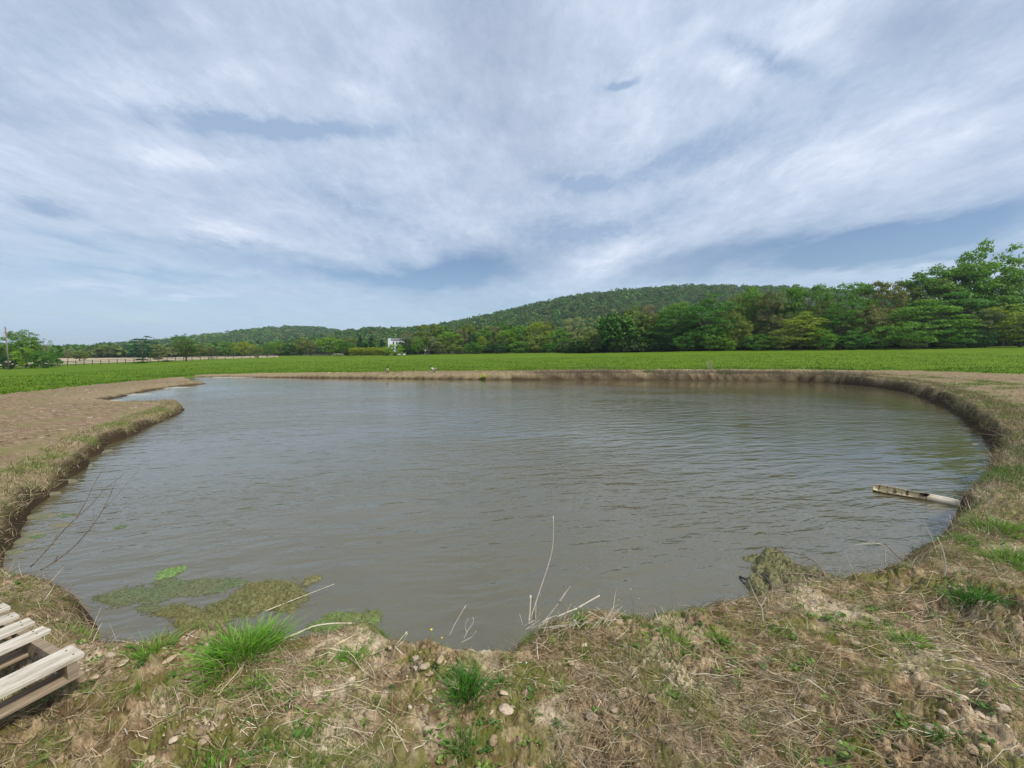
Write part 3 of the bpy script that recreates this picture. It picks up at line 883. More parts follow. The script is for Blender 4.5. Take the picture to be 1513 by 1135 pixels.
for k, (px, tp, w, yy, ti, lb) in enumerate([(700, 507, 30, 143, 'dark', 'dark bush at the field edge below the very dark round tree'), (735, 508, 36, 143, 'deep', 'very dark bush at the field edge below the pinkish brown thin tree'),
        (768, 504, 30, 141, 'mid', 'green bush at the field edge left of the low olive tree'), (850, 505, 34, 133, 'mid', 'green bush at the field edge under the whitish tree'),
        (900, 504, 34, 125, 'dark', 'dark bush at the field edge below the smaller pale tree'), (943, 500, 30, 116, 'olive', 'olive bush at the field edge left of the low dark green tree'),
        (1010, 497, 34, 103, 'dark', 'dark bush at the field edge left of the big dark maple foot'), (1120, 494, 40, 95, 'dark', 'dark bush at the field edge under the grey-brown sparse tree'),
        (1150, 488, 36, 94, 'olive', 'olive bush at the field edge left of the yellowish low tree'), (1215, 488, 36, 90, 'mid', 'green bush at the field edge right of the yellowish low tree'),
        (1262, 490, 40, 88, 'dark', 'dark bush at the field edge under the lower brown tree'), (1305, 482, 44, 87, 'mid', 'green bush at the field edge under the tall brownish tree'),
        (1345, 478, 50, 84, 'mid', 'rounded green bush at the left foot of the wide green maple'), (1400, 486, 50, 84, 'dark', 'dark bush at the foot between the two maples'),
        (1440, 488, 40, 84, 'deep', 'very dark bush at the foot of the grey thicket tree'), (675, 510, 30, 146, 'olive', 'olive bush at the field edge under the pinkish brown tree'),
        (574, 513, 18, 150, 'mid', 'green bush at the left foot of the white farmhouse'), (594, 510, 18, 150, 'dark', 'dark bush at the right foot of the white farmhouse'),
        (812, 508, 30, 138, 'dark', 'dark bush at the field edge between the yellow-green and whitish trees'), (1075, 500, 26, 98, 'bright', 'light green bush at the field edge right of the dark maple foot')]):
    T('bush', px, tp, w, yy, 'bush', ti, lb, 'bush', 'bushes along the foot of the wood')
# left part
T('broadleaf_tree', 487, 497, 38, 150, 'round', 'bright', 'large light green round tree left of the dark evergreens', group=GL)
T('evergreen_tree', 533, 499, 18, 165, 'cone', 'conifer', 'dark pointed evergreen, leftmost of the three behind the yellow-green hedge', group=GL)
T('evergreen_tree', 549, 500, 20, 165, 'cone', 'conifer', 'dark pointed evergreen, middle one of the three behind the yellow-green hedge', group=GL)
T('evergreen_tree', 565, 503, 18, 165, 'cone', 'conifer', 'dark pointed evergreen, nearest the white house of the three behind the hedge', group=GL)
T('broadleaf_tree', 524, 497, 26, 175, 'round', 'olive', 'olive treetop above and left of the dark evergreens', group=GL)
T('broadleaf_tree', 514, 504, 26, 145, 'round', 'dark', 'dark green round tree between the large light green tree and the hedge', group=GL)
T('blossom_tree', 500, 522, 14, 135, 'round', 'blossom', 'tiny whitish blossoming tree in front of the large light green one', 'tree', GL)
T('broadleaf_tree', 459, 501, 26, 170, 'round', 'brown', 'brownish tree just left of the large light green round tree', group=GL)
T('broadleaf_tree', 444, 500, 24, 172, 'round', 'olive', 'olive-brown tree second left of the large light green round tree', group=GL)
T('broadleaf_tree', 428, 508, 20, 165, 'round', 'deep', 'dark small tree at the foot of the left hill', group=GL)
T('broadleaf_tree', 411, 503, 22, 180, 'round', 'mid', 'green tree at the middle foot of the left hill', group=GL)
T('broadleaf_tree', 396, 508, 22, 170, 'layer', 'dark', 'dark flat tree left of the green tree under the left hill', group=GL)
T('broadleaf_tree', 378, 510, 20, 160, 'round', 'olive', 'olive tree by the small dark evergreen bush on the fence', group=GL)
T('broadleaf_tree', 362, 503, 26, 185, 'round', 'yellow', 'yellow-olive tree at the left foot of the left hill', group=GL)
T('broadleaf_tree', 337, 506, 28, 190, 'round', 'mid', 'green dome-shaped tree above the pale field, left of the yellow-olive tree', group=GL)
T('broadleaf_tree', 312, 511, 26, 190, 'round', 'grey', 'grey-green low tree right of the lone spreading field tree', group=GL)
T('broadleaf_tree', 293, 510, 22, 185, 'round', 'olive', 'olive low tree touching the right side of the lone spreading field tree', group=GL)
T('broadleaf_tree', 275, 495, 34, 112, 'airy', 'dark', 'lone spreading field tree with ragged top by the fence', group=GL)
T('broadleaf_tree', 275, 501, 30, 113, 'round', 'grey', 'grey-green inner crown of the ragged-topped tree by the fence', group=GL)
T('pine_tree', 210, 499, 34, 108, 'pine', 'conifer', 'dark layered pine standing at the fence', group=GL)
T('broadleaf_tree', 234, 511, 22, 116, 'round', 'brown', 'brownish bushy tree between the pine and the lone field tree', group=GL)
T('broadleaf_tree', 254, 513, 18, 190, 'airy', 'pale', 'pale thin tree behind, between the brownish bushy tree and the lone field tree', group=GL)
T('broadleaf_tree', 100, 513, 16, 140, 'airy', 'grey', 'small grey spreading tree right of the dark pointed tree', group=GL)
T('evergreen_tree', 84, 507, 17, 92, 'narrow', 'dark', 'dark narrow pointed tree at the right end of the left thicket', group=GL)
T('broadleaf_tree', 62, 502, 30, 100, 'airy', 'pale', 'pale see-through tree of the left thicket', group=GL)
T('broadleaf_tree', 33, 491, 36, 92, 'round', 'mid', 'tallest green tree of the left thicket, right of the utility pole', group=GL)
T('broadleaf_tree', 38, 490, 44, 94, 'airy', 'grey', 'ragged grey-green branches around the tallest tree of the left thicket', group=GL)
T('broadleaf_tree', 4, 506, 40, 92, 'round', 'dark', 'dark tree cut by the left edge behind the utility pole', group=GL)
T('broadleaf_tree', 40, 516, 34, 86, 'bush', 'bright', 'rounded bright green tree low in the left thicket', group=GL)
T('broadleaf_tree', 66, 520, 30, 86, 'bush', 'dark', 'rounded dark tree low in the left thicket, left of the narrow one', group=GL)
T('broadleaf_tree', 14, 524, 34, 86, 'bush', 'deep', 'darkest low bush by the foot of the utility pole', group=GL)
T('broadleaf_tree', 118, 519, 24, 150, 'round', 'olive', 'olive low tree right of the small grey spreading tree', group=GL)
T('broadleaf_tree', -30, 500, 60, 92, 'round', 'dark', 'dark tree mostly outside the left edge of the photo', group=GL)
T('evergreen_bush', 313, 530, 8, 128, 'bush', 'deep', 'small dark evergreen bush on the fence line right of the lone field tree', 'bush', GL)
T('evergreen_bush', 379, 525, 6, 128, 'bush', 'brown', 'small brown bush on the far end of the fence line', 'bush', GL)
T('evergreen_bush', 246, 535, 14, 110, 'bush', 'deep', 'dark low bush on the fence between pine and lone field tree', 'bush', GL)
T('evergreen_bush', 208, 538, 18, 105, 'bush', 'dark', 'green low bush at the foot of the layered pine', 'bush', GL)

# yellow-green hedge in front of the evergreens
hp = at(548, 525, 142); v_, q_, c_ = [], [], []
n = 7000
lx = (RNG.random(n) - .5) * 15.0; ly = (RNG.random(n) - .5) * 3.2
top_ = 3.0 + 0.45 * perlin(lx * 0.8, ly, 4) - 0.15 * np.abs(lx / 7) ** 4
lz = top_ * RNG.random(n) ** 0.35 * (1 - 0.25 * np.abs(ly / 1.6) ** 2)
v_, q_ = quads_from(np.stack([lx, ly, np.maximum(lz, .1)], 1), np.full(n, .20), RNG.normal(size=(n, 3)) + np.array([0, -.4, .5]))
cl = np.repeat(np.clip(RNG.normal(.5, .25, n), 0, 1), 4)[:, None] * np.ones((1, 3))
hedge = obj('hedge', mesh_np('hedge', v_, q_, cl, TINT['yellow']), None, (hp[0], 142, hz(hp[0], 142) - .1))
tag(hedge, 'long low yellow-green hedge in front of the dark evergreens', 'hedge')


# far woods: the wooded hills and the back rows of the woods, one mass each
def forest(name, xs, ys, hts, wds, pal, label, nq=110, seed=3, qs=1.0):
    rg = np.random.default_rng(seed)
    base = []
    for s in range(5):
        P, nrm, cv, C, lo = crown_points('round', s, 95 * 9, np.random.default_rng(90 + s))
        k = rg.permutation(len(P))[:nq]
        P = P[k]; nrm = nrm[k]
        base.append((P, nrm))
    h, _ = HS(xs, ys)
    vs, cs = [], []
    for s in range(5):
        sel = np.arange(len(xs)) % 5 == s
        P, nrm = base[s]; m = sel.sum()
        if m == 0: continue
        a = rg.random(m) * 6.28; ca, sa = np.cos(a)[:, None], np.sin(a)[:, None]
        X_ = (P[None, :, 0] * ca - P[None, :, 1] * sa) * wds[sel][:, None]; Y2 = (P[None, :, 0] * sa + P[None, :, 1] * ca) * wds[sel][:, None]
        Z_ = P[None, :, 2] * hts[sel][:, None]
        cen = np.stack([X_ + xs[sel][:, None], Y2 + ys[sel][:, None], Z_ + h[sel][:, None] - .3], -1).reshape(-1, 3)
        nn = rg.normal(size=(m * nq, 3)) * 0.7 + np.tile(nrm, (m, 1)) + np.array([0, 0, .3]); nn /= np.linalg.norm(nn, axis=1, keepdims=True)
        sz = qs * np.repeat(wds[sel], nq) * (0.085 + 0.04 * rg.random(m * nq))
        v, _q = quads_from(cen, sz, nn); vs.append(v)
        tc_ = np.array(pal)[rg.integers(0, len(pal), m)] * (1 + rg.normal(size=(m, 1)) * .15)
        c = np.repeat(tc_, nq, 0) * (1 + rg.normal(size=(m * nq, 1)) * .2)
        cs.append(np.repeat(np.clip(c, .004, .5), 4, 0))
    v = np.concatenate(vs); q = np.arange(len(v)).reshape(-1, 4)
    o = obj(name, mesh_np(name, v, q, np.concatenate(cs), MAT_FOREST)); tag(o, label, 'woods', None, 'stuff')
    return o


MAT_FOREST = blade_mat('far foliage', 0.25, 0.7, 0.2)
rg = np.random.default_rng(8)
# main hill + low ridge (front slopes only where the photo could see them)
N = 5200
Yh = 290 + 380 * rg.random(N) ** 0.9; Xh = (rg.random(N) * 2.1 - 0.62) * Yh
hh, _ = HS(Xh, Yh); kp = hh > 4.5
PALH = [(.075, .18, .03), (.095, .205, .032), (.115, .22, .035), (.06, .16, .032), (.14, .205, .04), (.10, .185, .04), (.14, .195, .05)]
forest('forest', Xh[kp], Yh[kp], 8 + 5 * rg.random(kp.sum()), 9 + 5 * rg.random(kp.sum()), PALH, 'wooded long hill rising behind the tree line', 120, 3)
N = 2600
Yh = 480 + 560 * rg.random(N) ** 0.9; Xh = (-1.05 + rg.random(N) * 0.85) * Yh
hh, _ = HS(Xh, Yh); kp = (hh > 6) & (Xh < -0.33 * Yh)
forest('forest', Xh[kp], Yh[kp], 10 + 5 * rg.random(kp.sum()), 12 + 6 * rg.random(kp.sum()), PALH, 'wooded small hill in the distance left of the white house', 100, 5)
# back rows of the right wood
N = 520
Yh = 112 + 150 * rg.random(N); uu = 0.24 + 1.35 * rg.random(N); Xh = uu * Yh
forest('forest', Xh, Yh, 9 + 4 * rg.random(N), 8 + 4 * rg.random(N), PALH[:5], 'dim inner rows of the wood behind the front trees at the right', 760, 7, .55)
N = 300
Yh = 168 + 120 * rg.random(N); uu = -0.44 + 0.74 * rg.random(N); Xh = uu * Yh
kp = ~((uu > -0.345) & (uu < -0.262) & (Yh < 212))
forest('forest', Xh[kp], Yh[kp], (9 + 4 * rg.random(kp.sum())) * np.where(uu[kp] < -.2, .62, 1), 9 + 4 * rg.random(kp.sum()), PALH, 'mixed wood behind the front trees of the middle tree line', 640, 9, .6)
# far left low woods
N = 420
Yh = 215 + 260 * rg.random(N) ** 1.2; uu = -1.6 + 1.05 * rg.random(N); Xh = uu * Yh
kp = Yh > 262
forest('forest', Xh[kp], Yh[kp], (7 + 3.5 * rg.random(kp.sum())) * (Yh[kp] / 300) ** 0.5, 12 + 5 * rg.random(kp.sum()), PALH, 'low distant woods behind the pale field at the left', 240, 11)
# low dark-leaved understory along the foot of the right wood
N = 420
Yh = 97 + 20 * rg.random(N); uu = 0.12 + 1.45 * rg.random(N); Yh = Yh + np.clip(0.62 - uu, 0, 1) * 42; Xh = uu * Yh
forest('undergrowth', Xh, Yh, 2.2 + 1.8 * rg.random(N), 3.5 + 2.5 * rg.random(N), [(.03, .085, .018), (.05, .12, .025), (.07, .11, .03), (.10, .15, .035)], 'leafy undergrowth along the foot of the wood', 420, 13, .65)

# ------------------------------------------------------------------ ground cover
MAT_GRASS = blade_mat('green grass blades', 0.35, 0.5, 0.35)
MAT_STRAW = blade_mat('dead grass and straw', 0.15, 0.75, 0.2)
STRAW = [(.40, .31, .17), (.56, .46, .29), (.30, .22, .12), (.22, .155, .085), (.19, .13, .07), (.40, .32, .20), (.68, .59, .43)]
DARKST = [(.28, .20, .11), (.20, .14, .075), (.38, .29, .17), (.14, .10, .055), (.48, .39, .25)]
GREEN = [(.12, .27, .025), (.16, .31, .035), (.09, .21, .022), (.21, .35, .045), (.13, .22, .03)]
MOSS = [(.13, .18, .025), (.19, .23, .04), (.10, .16, .02), (.24, .25, .06)]


def sample(n, x0, x1, y0, y1, sdmin, sdmax, dens=None, fov=True, falloff=None):
    xs, ys = [], []; tot_ = 0
    while tot_ < n:
        k = n * 3
        y = y0 + (y1 - y0) * RNG.random(k) if falloff is None else y0 * (y1 / y0) ** (RNG.random(k))
        x = x0 + (x1 - x0) * RNG.random(k)
        m = np.ones(k, bool)
        if fov: m &= np.abs(x) < 1.42 * y + 0.6
        x, y = x[m], y[m]
        _, sd = HS(x, y); m = (sd > sdmin) & (sd < sdmax)
        x, y, sd = x[m], y[m], sd[m]
        if dens is not None:
            m = RNG.random(len(x)) < dens(x, y, sd); x, y = x[m], y[m]
        xs.append(x); ys.append(y); tot_ += len(x)
        if len(xs) > 60: break
    return np.concatenate(xs)[:n], np.concatenate(ys)[:n]


def rdir(n, tilt):
    """unit directions leaning from the vertical by about tilt radians"""
    a = RNG.random(n) * 2 * math.pi; t = np.abs(RNG.normal(size=n)) * tilt
    return np.stack([np.sin(t) * np.cos(a), np.sin(t) * np.sin(a), np.cos(t)], 1)


def pt(x, y, dz=0.0):
    h, _ = HS(x, y); return np.stack([x, y, h + dz], 1)


# lying straw and dead stems, thicker where the noise says so
nz = lambda x, y, s, sd: fbm(x, y, s, 3, sd)
d_straw = lambda x, y, sd: np.clip(0.12 + 1.9 * nz(x, y, 1.3, 301) + 0.5 * sst(x, 0.2, 2.5) * (1 - sst(y, 1.3, 3.4)) + 0.8 * np.exp(-((sd - .12) / .22) ** 2) * (x > 0.15), 0.04, 1)
parts = []
n = 14500
x, y = sample(n, -6, 9, 1.0, 7.5, -0.03, 6, d_straw, falloff=1); n = len(x)
a = RNG.random(n) * 6.28; pref = RNG.random(n) < 0.45; a = np.where(pref, 2.6 + RNG.normal(size=n) * 0.4, a)
up = np.abs(RNG.normal(size=n)) * 0.12
dv = np.stack([np.cos(a), np.sin(a), up], 1); L = 0.04 + 0.17 * RNG.random(n) ** 1.6; bd = RNG.normal(size=(n, 3)) * 0.22; bd[:, 2] *= 0.2
parts.append(strands(pt(x, y), dv, L, 0.0014 + 0.0026 * RNG.random(n) ** 2, bd, pick(STRAW, n, .22), 4, hug=0.003 + 0.012 * RNG.random(n), power=3))
# dense dark mats
n = 11000
x, y = sample(n, -5, 7, 1.0, 6.0, 0.0, 6, lambda x, y, sd: np.clip(-0.15 + 3.2 * nz(x, y, 1.0, 355), 0, 1), falloff=1); n = len(x)
a = RNG.random(n) * 6.28
dv = np.stack([np.cos(a), np.sin(a), np.abs(RNG.normal(size=n)) * .25], 1); L = 0.03 + 0.12 * RNG.random(n); bd = RNG.normal(size=(n, 3)) * 0.45; bd[:, 2] *= 0.3
parts.append(strands(pt(x, y), dv, L, 0.0012 + 0.0016 * RNG.random(n), bd, pick(DARKST, n, .25), 3, hug=0.002 + 0.018 * RNG.random(n), power=3))
o = obj('straw', mesh_np('straw', *merge(parts), MAT_STRAW)); tag(o, 'dry straw and dead stems scattered over the near bank', 'straw', None, 'stuff')

# upright dead stalks along the shore, mostly right of the middle
parts = []
n = 8200
x, y = sample(n, -8, 12, 1.5, 12, -0.02, 0.42, lambda x, y, sd: np.clip(np.where(x > 1.6, 1.0, np.where(x > 0.15, .5, np.where(x < -2.2, .9, 0.16))) * (0.6 + 1.8 * nz(x, y, 1.2, 402)) * (1 - .8 * sst(y, 5, 10)), 0.02, 1)); n = len(x)
dv = rdir(n, 0.75); L = (0.04 + 0.15 * RNG.random(n) ** 2) * (1 + .5 * sst(x, 1.5, 4)); bd = RNG.normal(size=(n, 3)) * .3; bd[:, 2] -= .35
parts.append(strands(pt(x, y, -.01), dv, L, 0.0016 + 0.0028 * RNG.random(n) ** 2, bd, pick(STRAW, n, .2), 3, power=2.5))
o = obj('dead_grass', mesh_np('dead_grass', *merge(parts), MAT_STRAW)); tag(o, 'bleached dead grass standing along the near shore', 'dead grass', None, 'stuff')

# short green and mossy growth
parts = []
dm = lambda x, y, sd: np.clip(-0.1 + 3.0 * nz(x, y, 1.7, 511) + 0.35 * np.exp(-((sd - .25) / .3) ** 2), 0.03, 1)
n = 46000
x, y = sample(n, -7, 10, 1.0, 8.5, 0.02, 6, dm, falloff=1); n = len(x)
dv = rdir(n, 0.7); L = 0.012 + 0.032 * RNG.random(n) ** 1.5; bd = RNG.normal(size=(n, 3)) * .5
cc = np.where((RNG.random(n) < 0.45)[:, None], pick(GREEN, n, .2), pick(MOSS, n, .2))
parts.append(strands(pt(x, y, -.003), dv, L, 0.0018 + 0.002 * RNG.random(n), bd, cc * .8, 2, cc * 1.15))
# low clumps of finer green grass
ncl = 300; cx, cy = sample(ncl, -5, 8, 1.1, 7, 0.04, 3, lambda x, y, sd: np.clip(.3 + 2 * nz(x, y, 1.4, 613), 0.05, 1), falloff=1)
k = 42; x = np.repeat(cx, k) + RNG.normal(size=ncl * k) * np.repeat(0.012 + .022 * RNG.random(ncl), k); y = np.repeat(cy, k) + RNG.normal(size=ncl * k) * .022; n = len(x)
dv = rdir(n, 0.6); L = np.repeat(0.03 + 0.05 * RNG.random(ncl) ** 2, k) * (.5 + .6 * RNG.random(n)); bd = RNG.normal(size=(n, 3)) * .3; bd[:, 2] -= .25
cc = np.repeat(pick(GREEN, ncl, .2), k, 0) * (.8 + .4 * RNG.random((n, 1)))
parts.append(strands(pt(x, y, -.004), dv, L, 0.0022 + 0.0018 * RNG.random(n), bd, cc * .7, 3, cc * 1.2))
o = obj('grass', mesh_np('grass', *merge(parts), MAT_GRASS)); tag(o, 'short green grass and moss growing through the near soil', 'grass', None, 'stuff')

# small broad-leaved weeds (rosettes of rounded leaves)
def leaf_quads(c, dirs, L, wd, col):
    n = len(c); up = np.array([0, 0, 1.0]); s = np.cross(dirs, up); s /= np.linalg.norm(s, axis=1, keepdims=True) + 1e-9
    L = L[:, None]; wd = wd[:, None]
    v = np.stack([c, c + dirs * L * .35 + s * wd * .5, c + dirs * L * .75 + s * wd * .42, c + dirs * L, c + dirs * L * .75 - s * wd * .42, c + dirs * L * .35 - s * wd * .5], 1)
    b = (np.arange(n) * 6)[:, None]
    q = np.concatenate([b + np.array([[0, 1, 2, 5]]), b + np.array([[5, 2, 3, 4]])], 1).reshape(-1, 4)
    return v.reshape(-1, 3), q, np.repeat(col, 6, 0)


ncl = 420; cx, cy = sample(ncl, -5, 8, 1.1, 7, 0.05, 4, lambda x, y, sd: np.clip(.15 + 2 * nz(x, y, 1.6, 717), 0.03, 1), falloff=1)
k = 9; x = np.repeat(cx, k) + RNG.normal(size=ncl * k) * .014; y = np.repeat(cy, k) + RNG.normal(size=ncl * k) * .014; n = len(x)
a = RNG.random(n) * 6.28; el_ = .1 + .5 * RNG.random(n); dv = np.stack([np.cos(a) * np.cos(el_), np.sin(a) * np.cos(el_), np.sin(el_)], 1)
Lw = np.repeat(.010 + .016 * RNG.random(ncl), k) * (.6 + .6 * RNG.random(n))
cc = np.repeat(pick([(.10, .22, .03), (.13, .26, .04), (.08, .17, .03), (.20, .30, .05)], ncl, .15), k, 0) * (.85 + .3 * RNG.random((n, 1)))
o = obj('weeds', mesh_np('weeds', *leaf_quads(pt(x, y, .006 + .01 * RNG.random(n)), dv, Lw, Lw * .75, cc), MAT_GRASS)); tag(o, 'small broad-leaved weeds dotted over the near soil', 'weeds', None, 'stuff')


# crumbs of dry soil
def rock_arrays(rg, sub=2):
    bm = bmesh.new(); bmesh.ops.create_icosphere(bm, subdivisions=sub, radius=1)
    v = np.array([p.co[:] for p in bm.verts]); f = np.array([[q.index for q in g.verts] for g in bm.faces]); bm.free()
    s = rg.integers(0, 999)
    d = 1 + 0.38 * perlin(v[:, 0] * 1.3 + v[:, 2], v[:, 1] * 1.3 - v[:, 2] * .6, s) + .16 * perlin(v[:, 0] * 3.5 + v[:, 2] * 2, v[:, 1] * 3.5 + v[:, 2], s + 5)
    return v * d[:, None], f


protos = [rock_arrays(RNG) for _ in range(8)]
n = 4200
x, y = sample(n - 500, -5, 7, 1.0, 6, 0.03, 5, lambda x, y, sd: np.clip(.1 + 2 * nz(x, y, 1.5, 808), 0.03, 1), falloff=1)
mm = [MOUNDS[i % 3] for i in range(500)]; x = np.concatenate([x, [m[0] + RNG.normal() * m[2] * .6 for m in mm]]); y = np.concatenate([y, [m[1] + RNG.normal() * m[2] * .5 for m in mm]])
x2, y2 = sample(2300, -26, 30, 5, 33, 0.35, 12, lambda x, y, sd: np.clip((np.abs(x) > 4) * (.25 + 1.6 * nz(x, y, .8, 818)) * (1 - green_mask(x, y)), 0, 1))
n1 = len(x); x = np.concatenate([x, x2]); y = np.concatenate([y, y2]); n = len(x)
h, _ = HS(x, y); vs, fs, cs = [], [], []; o_ = 0
SOIL = [(.42, .31, .19), (.34, .24, .14), (.50, .39, .26), (.27, .19, .11), (.55, .44, .31)]
cl = pick(SOIL, n, .12); cl[n1:] *= .72; big = RNG.random(n) ** 7
for i in range(len(x)):
    v, f = protos[i % 8]; s = (.0045 + .024 * big[i]) if i < n1 else (.008 + .05 * RNG.random() ** 3) * min(1.0, math.hypot(x[i], y[i]) / 14)
    a = RNG.random() * 6.28; c_, s_ = math.cos(a), math.sin(a)
    sc3 = s * np.array([1.25, .9, .42]) * (0.7 + .6 * RNG.random(3)); w = v * sc3
    w = np.stack([w[:, 0] * c_ - w[:, 1] * s_ + x[i], w[:, 0] * s_ + w[:, 1] * c_ + y[i], w[:, 2] + h[i] + s * .1], 1)
    vs.append(w); fs.append(f + o_); cs.append(np.tile(cl[i], (len(v), 1))); o_ += len(v)
mt_, t, b, oo = newmat('dry soil crumbs'); tcx = t.nodes.new('ShaderNodeTexCoord'); av = V(t, attr(t).outputs['Color'])
nn_ = noise(t, tcx.outputs['Object'], 90, 5, .7); setc(t, b.inputs['Base Color'], mixc(t, nn_.ramp(.3, .6, .6, 0), av, (.13, .09, .05))); b.inputs['Roughness'].default_value = .95
bp = t.nodes.new('ShaderNodeBump'); bp.inputs['Strength'].default_value = .8; bp.inputs['Distance'].default_value = .004; t.links.new(nn_.s, bp.inputs['Height']); t.links.new(bp.outputs[0], b.inputs['Normal'])
o = obj('soil_crumbs', mesh_np('soil_crumbs', np.concatenate(vs), np.concatenate(fs), np.concatenate(cs), mt_, True, 3)); tag(o, 'crumbs and clods of dry tan soil on the near bank', 'soil', None, 'stuff')

# side and far banks: shaggy dead and green grass
parts = []
def bank(n, x0, x1, y0, y1, s0, s1, Lr, wr, pal, tilt, dens=None, droop=-.4, var=.2):
    x, y = sample(n, x0, x1, y0, y1, s0, s1, dens); n = len(x)
    bd = RNG.normal(size=(n, 3)) * .35; bd[:, 2] += droop
    L = Lr[0] + (Lr[1] - Lr[0]) * RNG.random(n) ** 1.6
    c = pick(pal, n, var)
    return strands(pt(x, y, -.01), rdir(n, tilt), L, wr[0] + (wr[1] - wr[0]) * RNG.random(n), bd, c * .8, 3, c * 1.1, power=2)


SH = [(.36, .28, .17), (.26, .20, .11), (.46, .38, .25), (.20, .16, .08), (.20, .22, .06), (.16, .20, .045)]
SHG = [(.13, .25, .03), (.17, .29, .035), (.10, .19, .025), (.22, .27, .05)]
ng = lambda x, y, sd: np.clip(.25 + 2.0 * nz(x, y, .5, 903), .02, 1)
parts.append(bank(19000, 4, 26, 5.5, 33, 0.0, .85, (.06, .25), (.004, .011), SH, .8))                       # right bank lip
parts.append(bank(9000, 4, 30, 5, 33, .3, 5, (.03, .10), (.004, .010), SH, .9, ng))
parts.append(bank(8000, 3, 16, 3.4, 12, .0, 1.6, (.04, .16), (.003, .007), SH, .8, ng))
parts.append(bank(9500, -16, -4, 3, 17, 0.0, .6, (.05, .18), (.004, .010), SH, .8))                          # left bank lip
parts.append(bank(8500, -26, -4, 3.2, 34, .3, 8, (.02, .07), (.004, .012), SH[:4], 1.0, ng))
parts.append(bank(2200, -5.2, -1.6, 2.0, 4.4, -0.01, .22, (.05, .15), (.002, .0045), [(.24, .16, .11), (.17, .11, .07), (.34, .26, .17), (.12, .10, .05)], 1.0, None, -.9))
parts.append(bank(12000, 1.0, 30, 28, 36.5, 0.02, .9, (.12, .46), (.008, .020), [(.30, .24, .16), (.22, .17, .11), (.38, .31, .22), (.17, .13, .08)], .35, lambda x, y, sd: np.clip(.5 + 1.6 * nz(x, y, .3, 911), .1, 1), -.15))
parts.append(bank(9000, -25, 30, 28, 39, 0.1, 2.6, (.08, .26), (.010, .022), [(.36, .28, .18), (.28, .21, .13), (.42, .34, .23), (.22, .19, .08)], .6, None, -.3))
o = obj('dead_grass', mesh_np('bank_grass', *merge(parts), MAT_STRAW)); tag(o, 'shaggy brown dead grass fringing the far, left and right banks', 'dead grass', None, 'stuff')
parts = []
parts.append(bank(11000, 4.5, 28, 4.5, 30, 0.05, 3.6, (.05, .20), (.004, .010), SHG, .6, lambda x, y, sd: np.clip(-.05 + 3.2 * nz(x, y, .55, 921), .0, 1)))
parts.append(bank(5500, 4.4, 9, 4.2, 7.6, 0.12, 2.4, (.06, .17), (.003, .007), [(.10, .21, .03), (.14, .26, .04), (.08, .16, .025)], .6, lambda x, y, sd: np.clip(.25 + 2.6 * nz(x, y, 1.0, 931), .0, 1)))
parts.append(bank(3500, -14, -4.2, 3.4, 17, 0.05, .7, (.05, .16), (.004, .008), SHG, .6, lambda x, y, sd: np.clip(-.15 + 3 * nz(x, y, .7, 941), .0, 1)))
parts.append(bank(900, 12, 30, 31, 36, 0.2, 1.2, (.2, .45), (.012, .03), SHG, .5, lambda x, y, sd: np.clip(-.3 + 3 * nz(x, y, .5, 951), .0, 1)))
# green field: taller blades at its near edge, thinning with distance
n = 50000
a = -1.0 + 2.0 * RNG.random(n); R = np.interp(a, _ga, _gr); r = R * (0.985 + 1.1 * RNG.random(n) ** 2.2)
x = np.sin(a) * r; y = np.cos(a) * r; kp = (y < 100) & (green_mask(x, y) > .3); x, y, r = x[kp], y[kp], r[kp]; n = len(x)
h = terrain(x, y, np.full(n, 5.0)); c = pick([(.068, .15, .005), (.092, .182, .006), (.055, .13, .004), (.112, .20, .009)], n, .14)
pn = sst(fbm(x, y, .25, 3, 961), -.3, .4)
L = (.05 + .10 * RNG.random(n)) * (.6 + .8 * pn)
bd = RNG.normal(size=(n, 3)) * .3; bd[:, 2] -= .1
parts.append(strands(np.stack([x, y, h - .01], 1), rdir(n, .45), L, .010 + .0008 * r, bd, c * .95, 2, c * 1.05))
o = obj('grass', mesh_np('field_grass', *merge(parts), MAT_GRASS)); tag(o, 'lush green grass of the field and in patches on the right bank', 'grass', None, 'stuff')

# ------------------------------------------------------------------ grass tufts on the near bank, each its own thing
def tuft(px, py, z, rad, H, n, pal, label, lean=(0, 0), name='grass_tuft', cat='grass tuft', group='green grass tufts on the near bank', tilt=.55, wid=.0042):
    g = G(px, py, z); x = g[0] + RNG.normal(size=n) * rad * .38; y = g[1] + RNG.normal(size=n) * rad * .38
    h, _ = HS(x, y); out = np.stack([x - g[0], y - g[1]], 1) / rad
    dv = rdir(n, tilt * .5); dv[:, :2] += out * .55 * tilt / .55; dv[:, 0] += lean[0]; dv[:, 1] += lean[1]; dv /= np.linalg.norm(dv, axis=1, keepdims=True)
    L = H * (.45 + .65 * RNG.random(n) ** .8); bd = np.zeros((n, 3)); bd[:, :2] = out * .35 + RNG.normal(size=(n, 2)) * .12; bd[:, 2] = -.28 - .25 * RNG.random(n)
    c = pick(pal, n, .15); dead = RNG.random(n) < .06; c[dead] = (.40, .34, .18)
    b = np.stack([x - g[0], y - g[1], h - .012 - hz(g[0], g[1])], 1)
    base0 = np.array([g[0], g[1], hz(g[0], g[1])])
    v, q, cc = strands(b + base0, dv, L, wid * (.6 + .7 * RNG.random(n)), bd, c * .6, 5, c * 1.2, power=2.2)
    o = obj(name, mesh_np(name, v - base0, q, cc, MAT_GRASS), None, base0); tag(o, label, cat, group)
    return o


